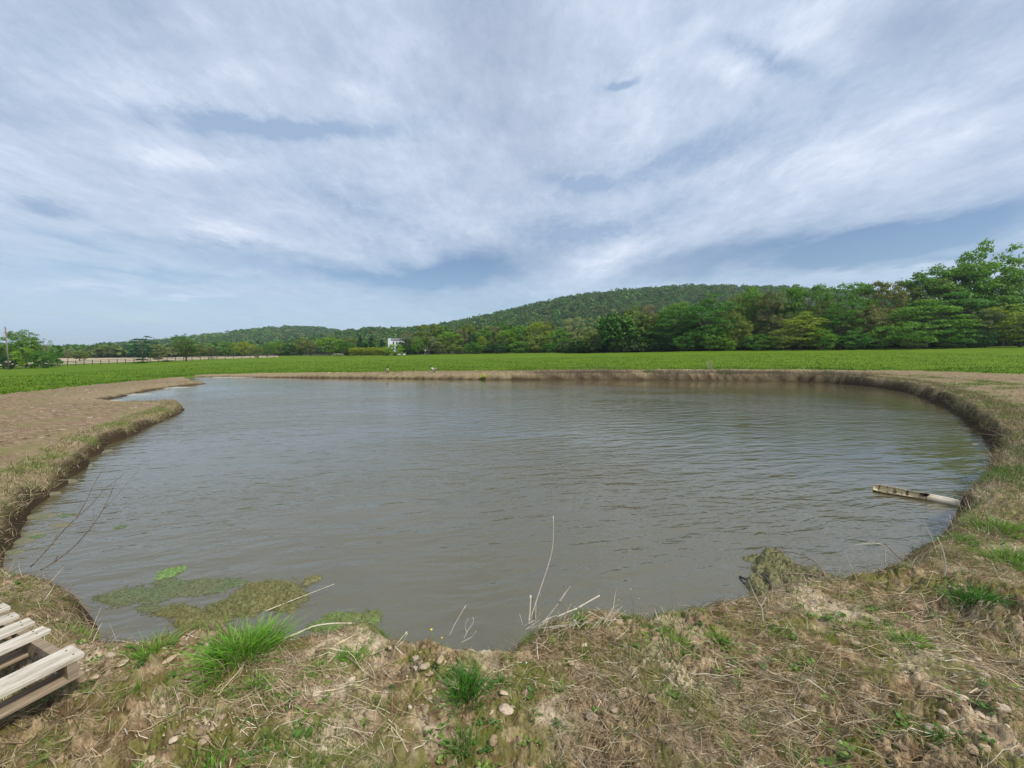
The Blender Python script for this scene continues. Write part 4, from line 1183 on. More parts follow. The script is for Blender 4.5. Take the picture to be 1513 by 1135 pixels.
GT = [(.13, .31, .025), (.17, .37, .035), (.10, .24, .02), (.23, .42, .045)]
GD = [(.07, .24, .025), (.10, .28, .03), (.055, .18, .02)]
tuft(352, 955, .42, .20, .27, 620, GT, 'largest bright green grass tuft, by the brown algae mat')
tuft(385, 935, .40, .13, .24, 260, GT, 'green grass tuft joined to the right side of the largest one')
tuft(222, 950, .40, .11, .15, 170, GT, 'loose green grass tuft left of the largest tuft at the water corner')
tuft(372, 1000, .42, .10, .13, 110, GT, 'small grass tuft with a whitish base below the largest tuft')
tuft(103, 892, .42, .11, .11, 190, GT, 'low green grass tuft above the pallet near the left bank corner')
tuft(686, 1003, .42, .115, .19, 420, GD, 'dense dark green grass tuft right of the crumbled soil mound', tilt=.5, wid=.0034)
tuft(738, 988, .42, .05, .07, 90, GD, 'tiny dark green tuft right of the dense dark green one')
tuft(683, 1073, .42, .075, .12, 130, [(.15, .27, .05), (.12, .22, .03)], 'pale green upright grass tuft below the dense dark one')
tuft(858, 912, .40, .06, .17, 70, GT, 'thin tall green tuft among the bleached stalks by the water')
tuft(1005, 930, .42, .11, .08, 170, GT, 'flat green grass patch left of the right-hand near shore stalks')
tuft(1062, 928, .42, .11, .08, 170, GT, 'flat green grass patch beside the dead leafless stalk at the shore')
tuft(1145, 925, .42, .09, .07, 120, GT, 'low green tuft right of the forked white stalk')
tuft(1437, 900, .50, .10, .20, 260, GD, 'upright dark green grass tuft left of the heaped brown soil at the right')
tuft(1345, 948, .46, .10, .10, 210, GT, 'short bright green tuft on bare tan soil at the right')
tuft(1390, 1100, .45, .08, .08, 110, GD, 'small dark green tuft near the lower right corner')
tuft(205, 1127, .42, .07, .07, 90, GT, 'small green tuft at the bottom edge left of the middle')
tuft(315, 1127, .42, .06, .08, 80, GT, 'narrow green tuft at the bottom edge below the soil clods')
tuft(830, 995, .42, .06, .07, 90, GT, 'small round green tuft right of the dense dark tuft and the bare soil')
tuft(520, 960, .38, .09, .09, 130, GT, 'mossy green tuft on the shore below the curved white stick')
tuft(470, 975, .40, .09, .08, 110, GT, 'mossy green tuft left of the one below the curved white stick')
tuft(1475, 770, .55, .26, .19, 420, GT, 'broad patch of long green grass on the right bank by the hollow log')
tuft(1500, 815, .55, .24, .17, 380, GT, 'broad patch of long green grass on the right bank near the frame edge')
tuft(1420, 790, .48, .16, .14, 200, GT, 'green grass tuft at the lip of the right bank below the hollow log')
tuft(1375, 572, .90, .42, .35, 130, GD, 'small green clump on the lip of the far right bank', wid=.012)
tuft(1285, 553, .95, .38, .35, 110, GD, 'green clump on the far bank, left of the corner clump', wid=.014)
tuft(1105, 548, .95, .55, .30, 110, GD, 'low dark green clump on the far bank, right of the grey twiggy bush', wid=.016)

# ------------------------------------------------------------------ single dry stalks and sticks
DRY = simple_mat('bleached dry stem', (.50, .42, .30), (.70, .62, .50), 40, (1, 1, .1), .7, .3, .002)
DRYB = simple_mat('brown dry stem', (.20, .14, .10), (.33, .25, .19), 40, (1, 1, .2), .8, .3, .002)
WETW = simple_mat('dark wet wood', (.028, .022, .018), (.07, .055, .045), 30, (1, 1, 1), .35, .3, .003)


def px_path(pts):
    """(px, py, depth) points of a real stem"""
    return np.array([at(a, b_, Y) for a, b_, Y in pts])


def stem(name, label, cat, paths, mat, group=None, ns=6):
    """paths = list of (points Nx3, r0, r1)"""
    base = paths[0][0][0].copy(); lst = []
    for P, r0, r1 in paths:
        P = np.asarray(P); t = np.linspace(0, 1, len(P)); tt = np.linspace(0, 1, 4 * (len(P) - 1) + 1)
        Q = np.stack([np.interp(tt, t, P[:, k]) for k in range(3)], 1)
        if len(P) > 2:
            for _ in range(3): Q[1:-1] = Q[1:-1] * .5 + (Q[2:] + Q[:-2]) * .25
        lst.append((Q - base, np.linspace(r0, r1, len(Q))))
    o = obj(name, tubes_mesh(name, lst, mat, ns=ns), None, base); tag(o, label, cat, group)
    return o


def Yat(px, py, z): return G(px, py, z)[1]


y0 = Yat(783, 918, .38)
stem('reed_stalk', 'tall thin bent reed stalk rising over the water at the middle', 'reed stalk', [(px_path([(782, 920, y0), (797, 874, y0 + .02), (812, 830, y0 + .03), (817.5, 806, y0 + .04), (817.5, 762, y0 + .05)]), .0042, .0022),
      (px_path([(796, 876, y0 + .02), (799, 880, y0)]), .001, .0007)], DRY)
stem('reed_stump', 'short pale snapped reed stump beside the tall bent reed', 'reed stump', [(px_path([(781, 922, y0), (783, 900, y0), (784, 880, y0)]), .007, .0065)], DRY)
stem('reed_stump', 'short dark snapped stump behind the pale one at the tall reed', 'reed stump', [(px_path([(790, 916, y0 + .05), (789, 900, y0 + .05), (787, 882, y0 + .05)]), .006, .004)], DRYB)
stem('reed_stalk', 'pale split stalk leaning right, nearest to the tall bent reed', 'reed stalk', [(px_path([(798, 925, y0), (815, 905, y0), (826, 890, y0)]), .003, .003), (px_path([(826, 890, y0), (834, 878, y0), (843, 866, y0)]), .0075, .001)], DRY)
stem('reed_stalk', 'long pale stalk lying low towards the right with a broken knob end', 'reed stalk', [(px_path([(822, 912, y0), (840, 904, y0), (853, 899, y0 + .02)]), .004, .0045), (px_path([(853, 899, y0 + .02), (870, 889, y0 + .03), (886, 880, y0 + .04)]), .006, .004)], DRY)
# the heap of bleached stalks round the tall reed
rg = random.Random(4); paths = []
for k in range(46):
    bx = rg.uniform(770, 905); by = 928 - (bx - 770) * .06 + rg.uniform(-6, 8); Y = Yat(bx, by, .38)
    p0 = at(bx, by, Y); a = rg.gauss(.7, .7); ln = rg.uniform(.06, .17); e_ = rg.uniform(.1, .9)
    p2 = p0 + np.array([math.cos(a) * math.cos(e_), rg.uniform(-.3, .3), math.sin(e_)]) * ln
    paths.append((np.array([p0, (p0 + p2) / 2 + np.array([0, 0, rg.uniform(-.01, .015)]), p2]), rg.uniform(.0015, .003), .001))
stem('stalk_heap', 'heap of broken bleached stalks at the shore around the tall reed', 'stalks', paths, DRY, ns=4)
Y1 = Yat(690, 955, .38)
stem('dry_stalk', 'single pale straight stalk leaning right over the crumbled soil mound', 'dry stalk', [(px_path([(662, 943, Y1 + .05), (672, 922, Y1 + .05), (688, 895, Y1 + .05)]), .003, .002)], DRY)
stem('dry_twigs', 'tangle of thin pale twigs right of the crumbled soil mound', 'twigs', [(px_path([(684, 946, Y1), (692, 930, Y1), (700, 920, Y1), (699, 912, Y1)]), .003, .0015), (px_path([(690, 935, Y1), (686, 925, Y1), (692, 914, Y1)]), .002, .001), (px_path([(680, 950, Y1), (697, 942, Y1), (704, 932, Y1)]), .002, .001)], DRY)
Y2 = Yat(590, 962, .38)
stem('dry_stalk', 'split pale stalk with two prongs at the shore left of the soil mound', 'dry stalk', [(px_path([(583, 955, Y2), (592, 945, Y2), (601, 934, Y2)]), .003, .004), (px_path([(584, 957, Y2), (595, 949, Y2), (602, 936, Y2)]), .003, .002), (px_path([(583, 955, Y2), (590, 962, Y2), (596, 968, Y2)]), .003, .002)], DRY)
# curved white sticks over the algae at the left
ya = Yat(430, 942, .36)
stem('bleached_stick', 'long curved whitish stick reaching from the bank to the small algae clump', 'stick', [(np.array([at(418, 944, ya), at(440, 936, ya + .12), at(462, 925, ya + .25), at(490, 921, ya + .35), at(520, 921, ya + .42), at(543, 922, ya + .46)]), .0065, .004)], DRY)
yb = Yat(400, 905, .02)
stem('bleached_stick', 'straight thin whitish stick lying on the brown algae mat, tip over open water', 'stick', [(np.array([at(392, 903, yb), at(420, 892, yb + .1), at(450, 880, yb + .18), at(494, 863, yb + .28)]), .0045, .002)], DRY)
# twiggy branches leaning over the water at the far left
yl = Yat(60, 850, .35)
stem('bare_branch', 'grey bare branch arching up from the left bank corner, upper left one', 'branch', [
    (px_path([(45, 838, yl), (70, 812, yl), (95, 782, yl), (112, 766, yl), (135, 746, yl), (155, 722, yl), (174, 708, yl), (186, 697, yl)]), .0045, .0009),
    (px_path([(112, 766, yl), (126, 744, yl), (138, 716, yl), (148, 700, yl), (155, 690, yl)]), .003, .0009),
    (px_path([(150, 727, yl), (148, 712, yl), (150, 704, yl)]), .0015, .0008), (px_path([(80, 799, yl), (84, 790, yl), (92, 787, yl)]), .002, .001)], DRYB, 'bare branches over the water at the left')
stem('bare_branch', 'grey bare branch arching up from the left bank corner, lower right one', 'branch', [
    (px_path([(60, 842, yl), (82, 830, yl), (110, 808, yl), (137, 777, yl), (152, 754, yl), (163, 732, yl), (169, 716, yl), (173, 706, yl)]), .0052, .0009),
    (px_path([(152, 754, yl + .02), (175, 730, yl + .05), (192, 708, yl + .08), (206, 694, yl + .1)]), .002, .0008), (px_path([(137, 775, yl), (138, 762, yl), (139, 754, yl)]), .0018, .0008),
    (px_path([(80, 831, yl), (84, 824, yl), (87, 820, yl)]), .004, .003), (px_path([(163, 732, yl), (165, 722, yl), (164, 714, yl)]), .0015, .0007)], DRYB, 'bare branches over the water at the left')
paths = []
for k in range(260):
    p0 = G(rg.uniform(0, 150), rg.uniform(850, 915), .40); p0[2] = hz(p0[0], p0[1]); a = rg.uniform(0, 6.28)
    if p0[2] < .2: continue
    p2 = p0 + np.array([math.cos(a) * .5, math.sin(a) * .5, rg.uniform(.0, .9)]) * rg.uniform(.04, .14)
    paths.append((np.array([p0 - [0, 0, .02], (p0 + p2) / 2, p2]), .002, .0008))
stem('brush', 'reddish brown tangle of dead twigs on the left bank corner', 'brush', paths, DRYB, ns=4)
# right side
yr_ = Yat(1118, 920, .42)
stem('forked_stalk', 'white forked dead stalk standing at the shore left of the sunken brush', 'dry stalk', [(px_path([(1127, 920, yr_), (1126, 902, yr_), (1124, 894, yr_)]), .005, .004), (px_path([(1124, 896, yr_), (1118, 886, yr_), (1110, 868, yr_), (1106, 856, yr_)]), .004, .0008), (px_path([(1125, 896, yr_), (1129, 888, yr_), (1132, 882, yr_)]), .004, .002)], DRY)
ys_ = Yat(1307, 835, .42)
stem('forked_stalk', 'thin white upright stalk with a long horizontal tip at the right shore', 'dry stalk', [(px_path([(1307, 834, ys_), (1308, 818, ys_), (1308, 805, ys_), (1290, 802, ys_), (1262, 805, ys_)]), .005, .001)], DRY)
stem('forked_stalk', 'brown broken stalk leaning left onto the white upright stalk', 'dry stalk', [(px_path([(1335, 830, ys_ + .05), (1322, 818, ys_ + .05), (1309, 805, ys_ + .05)]), .005, .003)], DRYB)
yt = Yat(1395, 850, .5)
stem('dry_stalk', 'crooked whitish stalk standing on the right bank above the dark green tuft', 'dry stalk', [(px_path([(1394, 856, yt), (1398, 840, yt), (1394, 815, yt), (1385, 794, yt)]), .006, .003)], DRY)
yt = Yat(1412, 775, .45)
stem('dead_stake', 'grey weathered upright stake at the lip of the right bank', 'stake', [(px_path([(1411, 790, yt), (1411, 775, yt), (1410, 760, yt)]), .008, .006)], DRYB)
yt = Yat(1440, 930, .5)
for (pts, lb) in (([(1478, 858), (1472, 846), (1466, 832)], 'pale short stalk leaning left, highest on the right bank'),
                  ([(1193, 931), (1192, 920), (1192, 912)], 'short broken upright stub on the near bank right of the forked stalk')):
    yy = Yat(pts[0][0], pts[0][1], .45); stem('dry_stalk', lb, 'dry stalk', [(px_path([(a, b_, yy) for a, b_ in pts]), .004, .002)], DRY)


def lying(pts, z, r, label, mat=DRY):
    P = []
    for a, b_ in pts:
        g = G(a, b_, z); P.append((g[0], g[1], hz(g[0], g[1]) + r + .006))
    stem('straw_stem', label, 'straw stem', [(np.array(P), r, r * .5)], mat, 'thick pale stems lying on the near soil')


lying([(1165, 1046), (1190, 1062), (1215, 1080)], .44, .003, 'long pale stem lying near the bottom right of the middle')
lying([(1340, 1083), (1370, 1087), (1388, 1095)], .44, .003, 'pale stem lying in the lower right corner area')
lying([(1282, 955), (1292, 968), (1312, 975)], .45, .003, 'pale bent stem on bare soil right of the middle, above the others')
lying([(1268, 1062), (1290, 1078)], .44, .0025, 'short pale stem between the two long ones at the lower right')
lying([(480, 1075), (505, 1060)], .42, .004, 'short thick grey stem lying left of the middle near the bottom', DRYB)
lying([(418, 1075), (420, 1095), (432, 1106), (444, 1100)], .42, .002, 'hooked pale stem curled on the soil at the lower left')
lying([(875, 1003), (900, 1020), (915, 1033)], .42, .003, 'straight pale stem lying in the green patch at the middle')
lying([(930, 1060), (945, 1075), (950, 1085)], .42, .0035, 'pale double stem lying below the green patch at the middle')
lying([(868, 1100), (880, 1085)], .42, .0035, 'short pale stem at the bottom middle')
lying([(262, 996), (280, 990), (305, 986), (322, 993)], .42, .006, 'curved brown stem lying under the small whitish-based tuft', DRYB)

# ------------------------------------------------------------------ hollow log at the right
MLOG, t, b, oo = newmat('weathered cream bark')
tcx = t.nodes.new('ShaderNodeTexCoord'); lx_, ly_, lz_ = sep(t, tcx.outputs['Object'])
st_ = noise(t, comb(t, lx_ * 9, ly_ * 1.2, lz_ * 1.2), 2.2, 4, .6); fn_ = noise(t, comb(t, lx_ * 4, ly_ * 30, lz_ * 30), 2, 5, .6)
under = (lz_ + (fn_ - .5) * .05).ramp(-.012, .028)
cl_ = mixc(t, st_.ramp(.54, .60), (.56, .46, .28), (.10, .07, .04)); cl_ = mixc(t, fn_.ramp(.35, .6, .35, 0), cl_, (.25, .19, .10))
# the right part is whiter
cl_ = mixc(t, lx_.ramp(.55, .68), cl_, mixc(t, fn_, (.60, .52, .36), (.80, .73, .57)))
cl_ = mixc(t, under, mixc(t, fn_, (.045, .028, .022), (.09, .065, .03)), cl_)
setc(t, b.inputs['Base Color'], cl_); b.inputs['Roughness'].default_value = .6
bp = t.nodes.new('ShaderNodeBump'); bp.inputs['Distance'].default_value = .006; bp.inputs['Strength'].default_value = .6; t.links.new(fn_.s, bp.inputs['Height']); t.links.new(bp.outputs[0], b.inputs['Normal'])
pA = G(1290, 722, .03); pB = G(1432, 746, .03); dl = pB - pA; Ln = float(np.linalg.norm(dl)) * 1.02
vs, qs = [], []; NS, NA = 46, 30
for i in range(NS + 1):
    tt = i / NS; xx = tt * Ln
    R = .082 * (1 - .42 * tt) * (1 + .06 * math.sin(tt * 9)) * (.6 + .4 * min(1, tt * 14) ** .5)
    # opening of the trough: wide on the left two thirds, closing to a point
    op = 1.4 * max(0, min(1, (0.60 - tt) / .14)) ** .6 + (.3 if tt < .02 else 0)
    for s in (0, 1):
        rr = R - (.008 if s else 0)
        for k in range(NA + 1):
            aa = math.pi / 2 + op + (2 * math.pi - 2 * op) * k / NA
            wob = 1 + .04 * math.sin(3 * aa + tt * 5) + .03 * perlin(np.array([aa * 1.5]), np.array([tt * 12]), 3)[0]
            vs.append((xx, math.cos(aa) * rr * 1.1 * wob, math.sin(aa) * rr * .95 * wob + .012 * math.sin(tt * 3)))
M_ = (NA + 1)
for i in range(NS):
    for s in (0, 1):
        for k in range(NA):
            a0 = (i * 2 + s) * M_ + k; a1 = ((i + 1) * 2 + s) * M_ + k
            f = (a0, a0 + 1, a1 + 1, a1); qs.append(f if s == 0 else f[::-1])
    for k in (0, NA):
        a0 = (i * 2) * M_ + k; b0 = (i * 2 + 1) * M_ + k; a1 = ((i + 1) * 2) * M_ + k; b1 = ((i + 1) * 2 + 1) * M_ + k
        qs.append((a0, b0, b1, a1))
for i in (0, NS):
    for k in range(NA):
        a0 = (i * 2) * M_ + k; b0 = (i * 2 + 1) * M_ + k; qs.append((a0, a0 + 1, b0 + 1, b0))
vs = np.array(vs)
MIN_, t, b, oo = newmat('stained inner bark')
tcx = t.nodes.new('ShaderNodeTexCoord'); lx_, ly_, lz_ = sep(t, tcx.outputs['Object'])
s1 = noise(t, comb(t, lx_ * 11, ly_ * 2, lz_ * 2), 2.0, 4, .6); s2 = noise(t, comb(t, lx_ * 3, ly_ * 25, lz_ * 25), 2, 5, .6)
c_in = mixc(t, s2.ramp(.35, .6, .4, 0), (.66, .54, .30), (.36, .27, .12)); c_in = mixc(t, s1.ramp(.53, .58) * .9, c_in, (.055, .036, .022)); c_in = mixc(t, lx_.ramp(.50, .56), c_in, (.05, .035, .022))
setc(t, b.inputs['Base Color'], c_in); b.inputs['Roughness'].default_value = .65
lm = mesh_np('hollow_log', vs, np.array(qs), None, MLOG, True); lm.materials.append(MIN_)
mi = np.zeros(len(qs), np.int32); mi[[i for i, f in enumerate(qs) if all((v // M_) % 2 == 1 for v in f)]] = 1; lm.polygons.foreach_set('material_index', mi)
log = obj('hollow_log', lm, None, (pA[0], pA[1], .046))
log.rotation_euler = (math.radians(24), math.radians(2.0), math.atan2(dl[1], dl[0])); tag(log, 'cream hollow log, split open like a trough, half afloat by the right bank', 'log')
# the mossy shelf it ends on
MALG, t, b, oo = newmat('filamentous algae')
av = V(t, attr(t).outputs['Color']); tcx = t.nodes.new('ShaderNodeTexCoord'); nn_ = noise(t, tcx.outputs['Object'], 70, 5, .75)
setc(t, b.inputs['Base Color'], mixc(t, nn_.ramp(.35, .65, .55, 0), av, (.06, .065, .02))); b.inputs['Roughness'].default_value = .55
bp = t.nodes.new('ShaderNodeBump'); bp.inputs['Distance'].default_value = .006; bp.inputs['Strength'].default_value = .9; t.links.new(nn_.s, bp.inputs['Height']); t.links.new(bp.outputs[0], b.inputs['Normal'])


def algae(label, blobs, col, thr=.0, st=.012, amp=.022, nscale=6.0, col2=None, seed=50, stretch=1.0):
    """floating mat: union of ellipses (photo px centre, px half sizes) on the water, ragged by noise"""
    E = []
    for (px, py, hx, hy) in blobs:
        c = G(px, py, 0); r_ = G(px + hx, py, 0); u_ = G(px, py - hy, 0); E.append((c[0], c[1], abs(r_[0] - c[0]), abs(u_[1] - c[1])))
    x0 = min(e[0] - e[2] * 1.3 for e in E); x1 = max(e[0] + e[2] * 1.3 for e in E); y0 = min(e[1] - e[3] * 1.3 for e in E); y1 = max(e[1] + e[3] * 1.3 for e in E)
    gx, gy = np.meshgrid(np.arange(x0, x1, st), np.arange(y0, y1, st))
    f = np.full(gx.shape, -9.0)
    for e in E: f = np.maximum(f, 1 - np.sqrt(((gx - e[0]) / e[2]) ** 2 + ((gy - e[1]) / e[3]) ** 2))
    f = f * 1.15 + .95 * fbm(gx * stretch, gy, nscale, 6, seed, .72) - thr
    z = np.where(f > 0, .003 + amp * np.clip(f * 2.5, 0, 1) * (.35 + 1.1 * (fbm(gx, gy, 24, 4, seed + 9, .7, True) + .35)), -.012)
    ny, nx = gx.shape; idx = np.arange(nx * ny).reshape(ny, nx)
    keep = (np.maximum.reduce([f[:-1, :-1], f[1:, :-1], f[:-1, 1:], f[1:, 1:]]) > 0)
    q = np.stack([idx[:-1, :-1], idx[:-1, 1:], idx[1:, 1:], idx[1:, :-1]], -1)[keep]
    used, inv = np.unique(q, return_inverse=True); q = inv.reshape(q.shape)
    v = np.stack([gx, gy, z], -1).reshape(-1, 3)[used]
    m = np.clip(.5 + 1.6 * fbm(v[:, 0], v[:, 1], 4, 4, seed + 20), 0, 1)[:, None]
    c = np.array(col) * (1 - m) + np.array(col2 or col) * m
    vz = v[v[:, 2] > 0.002]; nf_ = min(9000, len(vz)) if len(vz) and st < .015 else 0; extra = []
    if nf_:
        k = RNG.integers(0, len(vz), nf_); bb = vz[k] + RNG.normal(size=(nf_, 3)) * [.008, .008, 0]; a_ = RNG.random(nf_) * 6.28
        dv = np.stack([np.cos(a_), np.sin(a_), .15 * RNG.random(nf_)], 1); mm_ = RNG.random((nf_, 1))
        cc_ = (np.array(col) * (1 - mm_) + np.array(col2 or col) * mm_) * (.5 + 1.1 * RNG.random((nf_, 1)))
        extra = [strands(bb, dv, .008 + .03 * RNG.random(nf_), .0015 + .003 * RNG.random(nf_), RNG.normal(size=(nf_, 3)) * [.6, .6, .1], cc_, 3)]
    cv_ = c * (.85 + .3 * RNG.random((len(v), 1)))
    if extra: v, q, c = merge([(v, q, cv_)] + extra)
    else: c = cv_
    o = obj('algae', mesh_np('algae', v, q, c, MALG, True)); tag(o, label, 'algae', None, 'stuff')
    return o


algae('thick olive brown algae mat floating beside the largest tuft', [(395, 878, 58, 24), (345, 898, 60, 16), (428, 888, 28, 20), (300, 920, 50, 14), (270, 905, 40, 8)], (.21, .185, .06), .22, st=.009, amp=.040, nscale=8, stretch=.5, col2=(.15, .155, .045))
algae('thin pale green algae film left of the brown mat', [(205, 880, 70, 20), (290, 868, 75, 17), (165, 882, 34, 14), (250, 862, 36, 9), (330, 862, 60, 11), (240, 900, 60, 9)], (.135, .185, .085), .36, st=.009, amp=.010, nscale=7, col2=(.17, .17, .075), seed=80, stretch=.5)
algae('bright green floating weed above the algae film', [(252, 847, 20, 13), (240, 853, 12, 6)], (.20, .33, .09), .30, st=.008, amp=.012, nscale=9, seed=90, stretch=.5)
algae('tiny brown algae scrap at the right end of the brown mat', [(462, 856, 12, 5), (452, 862, 6, 3)], (.20, .18, .07), .05, nscale=14, seed=95)
algae('yellow green algae clump at the end of the curved stick', [(545, 918, 18, 18), (510, 912, 36, 8), (480, 925, 30, 10), (540, 935, 18, 14)], (.20, .20, .06), .16, nscale=11, col2=(.14, .22, .05), seed=100)
algae('olive algae mound heaped over the sunken brush', [(1160, 850, 40, 28), (1195, 862, 50, 22), (1145, 825, 18, 10), (1215, 868, 30, 14), (1130, 872, 22, 18)], (.22, .20, .075), .0, amp=.07, nscale=7, col2=(.15, .15, .05), seed=110)
algae('muddy algae shelf at the foot of the left bank', [(30, 765, 18, 5), (60, 762, 22, 5), (75, 730, 14, 4), (95, 712, 16, 4), (120, 690, 12, 4), (90, 775, 20, 4), (30, 800, 20, 6), (20, 815, 20, 5), (60, 720, 12, 4), (150, 668, 12, 3), (45, 790, 22, 4)], (.22, .19, .115), .12, st=.02, amp=.012, nscale=4, col2=(.16, .17, .08), seed=120, stretch=.4)
algae('faint green weed specks on open water at the left', [(178, 779, 9, 3), (95, 762, 12, 3), (55, 793, 12, 4)], (.13, .20, .08), .2, amp=.004, nscale=12, seed=130, stretch=.4)
algae('mossy algae shelf where the hollow log meets the bank', [(1415, 742, 28, 6), (1440, 750, 16, 10), (1395, 738, 20, 3), (1430, 730, 14, 4)], (.27, .25, .13), .1, amp=.02, nscale=8, col2=(.20, .19, .07), seed=140)
algae('pale scum line drifting in the narrow inlet', [(250, 573, 30, 1.3), (200, 583, 26, 1.3), (165, 592, 14, 1.4)], (.42, .40, .30), .1, st=.09, amp=.02, nscale=1.5, seed=150)
algae('pale scum line under the far bank', [(690, 559, 22, .9), (600, 559, 26, .9), (340, 557.5, 30, .7), (930, 561, 10, .6)], (.42, .38, .28), .1, st=.12, amp=.02, nscale=1.5, seed=160)
algae('scum and twigs drifting at the right bank', [(1448, 657, 12, 1.2), (1464, 663, 9, 1.2)], (.26, .24, .16), .1, st=.03, amp=.02, nscale=4, seed=170, stretch=.5)
yb = Yat(1160, 850, .05)
GB_ = 'dark sticks of the sunken brush'
stem('dead_branch', 'pale grey branch arching high over the algae mound to the shore', 'branch', [(np.array([G(1222, 862, .06), G(1218, 845, .12), G(1205, 830, .17), G(1185, 819, .19), G(1165, 815, .16), G(1140, 816, .08), G(1128, 820, .02)]), .007, .003), (np.array([G(1200, 824, .18), G(1188, 830, .12), G(1172, 840, .05)]), .003, .002)], DRYB, GB_)
stem('dead_branch', 'dark branch arching lower behind the pale grey one', 'branch', [(np.array([G(1228, 866, .05), G(1208, 846, .12), G(1186, 836, .13), G(1164, 830, .08), G(1150, 836, .02)]), .005, .003)], DRYB, GB_)
stem('dead_branch', 'grey branch lying across the upper part of the algae mound', 'branch', [(np.array([G(1228, 862, .07), G(1205, 850, .09), G(1180, 847, .08), G(1152, 849, .06)]), .008, .004)], DRYB, GB_)
stem('dead_branch', 'grey branch lying across the lower part of the algae mound', 'branch', [(np.array([G(1232, 860, .06), G(1200, 861, .08), G(1170, 863, .07), G(1150, 864, .05)]), .006, .004)], DRYB, GB_)
stem('dead_branch', 'black wet stick poking left out of the algae mound into the water', 'branch', [(np.array([G(1093, 852, .01), G(1102, 856, .03), G(1118, 862, .03), G(1135, 868, .02)]), .010, .008), (np.array([G(1102, 855, .03), G(1112, 855, .04), G(1124, 858, .04)]), .006, .004)], WETW, GB_)
stem('dead_branch', 'black wet stake slanting down the left face of the algae mound', 'branch', [(np.array([G(1127, 848, .08), G(1138, 864, .08), G(1152, 880, .07)]), .013, .009)], WETW, GB_)
paths = []
for k in range(70):
    p0 = G(rg.uniform(1110, 1235), rg.uniform(835, 880), .04); a = rg.uniform(0, 6.28)
    p2 = p0 + np.array([math.cos(a), math.sin(a), rg.uniform(-.1, .7)]) * rg.uniform(.03, .12)
    paths.append((np.array([p0, (p0 + p2) / 2 + [0, 0, .01], p2]), .0022, .001))
stem('brush', 'fine twigs stuck in the olive algae mound at the right', 'brush', paths, DRYB, ns=4)

# ------------------------------------------------------------------ wooden pallet
def wood(name, c1, c2, c3):
    m, t, b, oo = newmat(name); tcx = t.nodes.new('ShaderNodeTexCoord'); x, y, z = sep(t, tcx.outputs['Object'])
    oi = t.nodes.new('ShaderNodeObjectInfo'); rn = V(t, oi.outputs['Random'])
    g = noise(t, comb(t, x * 1.2 + rn * 9.0, y * 9, z * 9), 2.2, 7, .72, 1.2); g2 = noise(t, comb(t, x * 3 + rn * 5.0, y * 60, z * 60), 2, 4, .6); s = noise(t, tcx.outputs['Object'], 5, 5, .6)
    c = mixc(t, g.ramp(.33, .62), c1, c2); c = mixc(t, g2.ramp(.28, .45, .75, 0), c, c3); c = mixc(t, s.ramp(.55, .75) * .45, c, c3)
    setc(t, b.inputs['Base Color'], c); b.inputs['Roughness'].default_value = .85; b.inputs['Specular IOR Level'].default_value = .2
    bp = t.nodes.new('ShaderNodeBump'); bp.inputs['Distance'].default_value = .003; bp.inputs['Strength'].default_value = .8; t.links.new((g + g2 * .7).s, bp.inputs['Height']); t.links.new(bp.outputs[0], b.inputs['Normal'])
    return m


WTOP = wood('sun-bleached pallet board', (.36, .31, .23), (.60, .54, .44), (.13, .10, .07))
WSTR = wood('brown grey pallet runner', (.17, .13, .09), (.32, .25, .17), (.07, .05, .035))
WBOT = wood('dirty pallet board', (.20, .15, .10), (.36, .28, .19), (.09, .065, .04))
NAIL = simple_mat('rusty nail head', (.10, .05, .03), (.16, .09, .05), 50, (1, 1, 1), .7, 0)
ZT = .59
# board ends as seen: right corners of five boards on the deck plane
c1f = G(125.5, 965, ZT); c1b = G(104, 953, ZT); f0 = G(0, 1028, ZT)
dirx = (c1f - f0); dirx /= np.linalg.norm(dirx); ang = math.atan2(dirx[1], dirx[0])
diry = np.array([-dirx[1], dirx[0], 0])
def proj(px, py): d = G(px, py, ZT) - c1f; return float(d @ dirx), float(d @ diry)
print('PALLET', ang, proj(104, 953), proj(68.7, 933.7), proj(59, 926.7), proj(49, 921), proj(38, 914), proj(32, 908), proj(24.7, 903), proj(5, 900))
PH = .125
pal = empty('wooden_pallet', (c1f[0], c1f[1], ZT - PH), ang); tag(pal, 'weathered wooden pallet lying on the bank at the lower left corner', 'pallet')
LEN, WID = 1.2, 1.0
ypos = [(0.0, .145), (.409, .090), (.582, .098), (.758, .080), (.930, .095)]
rgp = random.Random(3)
for i, (yy, ww) in enumerate(ypos):
    bm = bmesh.new(); ex = [0, .012, .006, -.004, .01, .003, .0][i]
    bm_box(bm, ((-LEN) / 2 + ex, ww / 2, 0), (LEN, ww, .022), None, .002)
    bmesh.ops.subdivide_edges(bm, edges=[e for e in bm.edges if abs((e.verts[0].co - e.verts[1].co).x) > .5], cuts=24)
    for v in bm.verts:
        k_ = perlin(np.array([v.co.x * 3 + i * 7]), np.array([v.co.y * 20.0]), 70)[0]
        v.co.y += .0025 * k_; v.co.z += .0018 * perlin(np.array([v.co.x * 2 + i * 3]), np.array([v.co.y * 12]), 71)[0]
        if v.co.x > -.02: v.co.x += .006 * perlin(np.array([v.co.y * 60.0]), np.array([i * 3.1 + v.co.z * 50]), 72)[0]
    o = bm_obj('top_board', bm, WTOP, pal, (0, yy, PH - .0085)); o.rotation_euler = (0, 0, rgp.uniform(-.006, .006))
    for xx in (-.03, -.58, -1.17):
        for dy in (.25, .72):
            bm = bmesh.new(); bmesh.ops.create_cone(bm, cap_ends=True, segments=10, radius1=.0042, radius2=.0038, depth=.003)
            bm_obj('nail', bm, NAIL, o, (xx + rgp.uniform(-.008, .008), ww * dy, .0118))
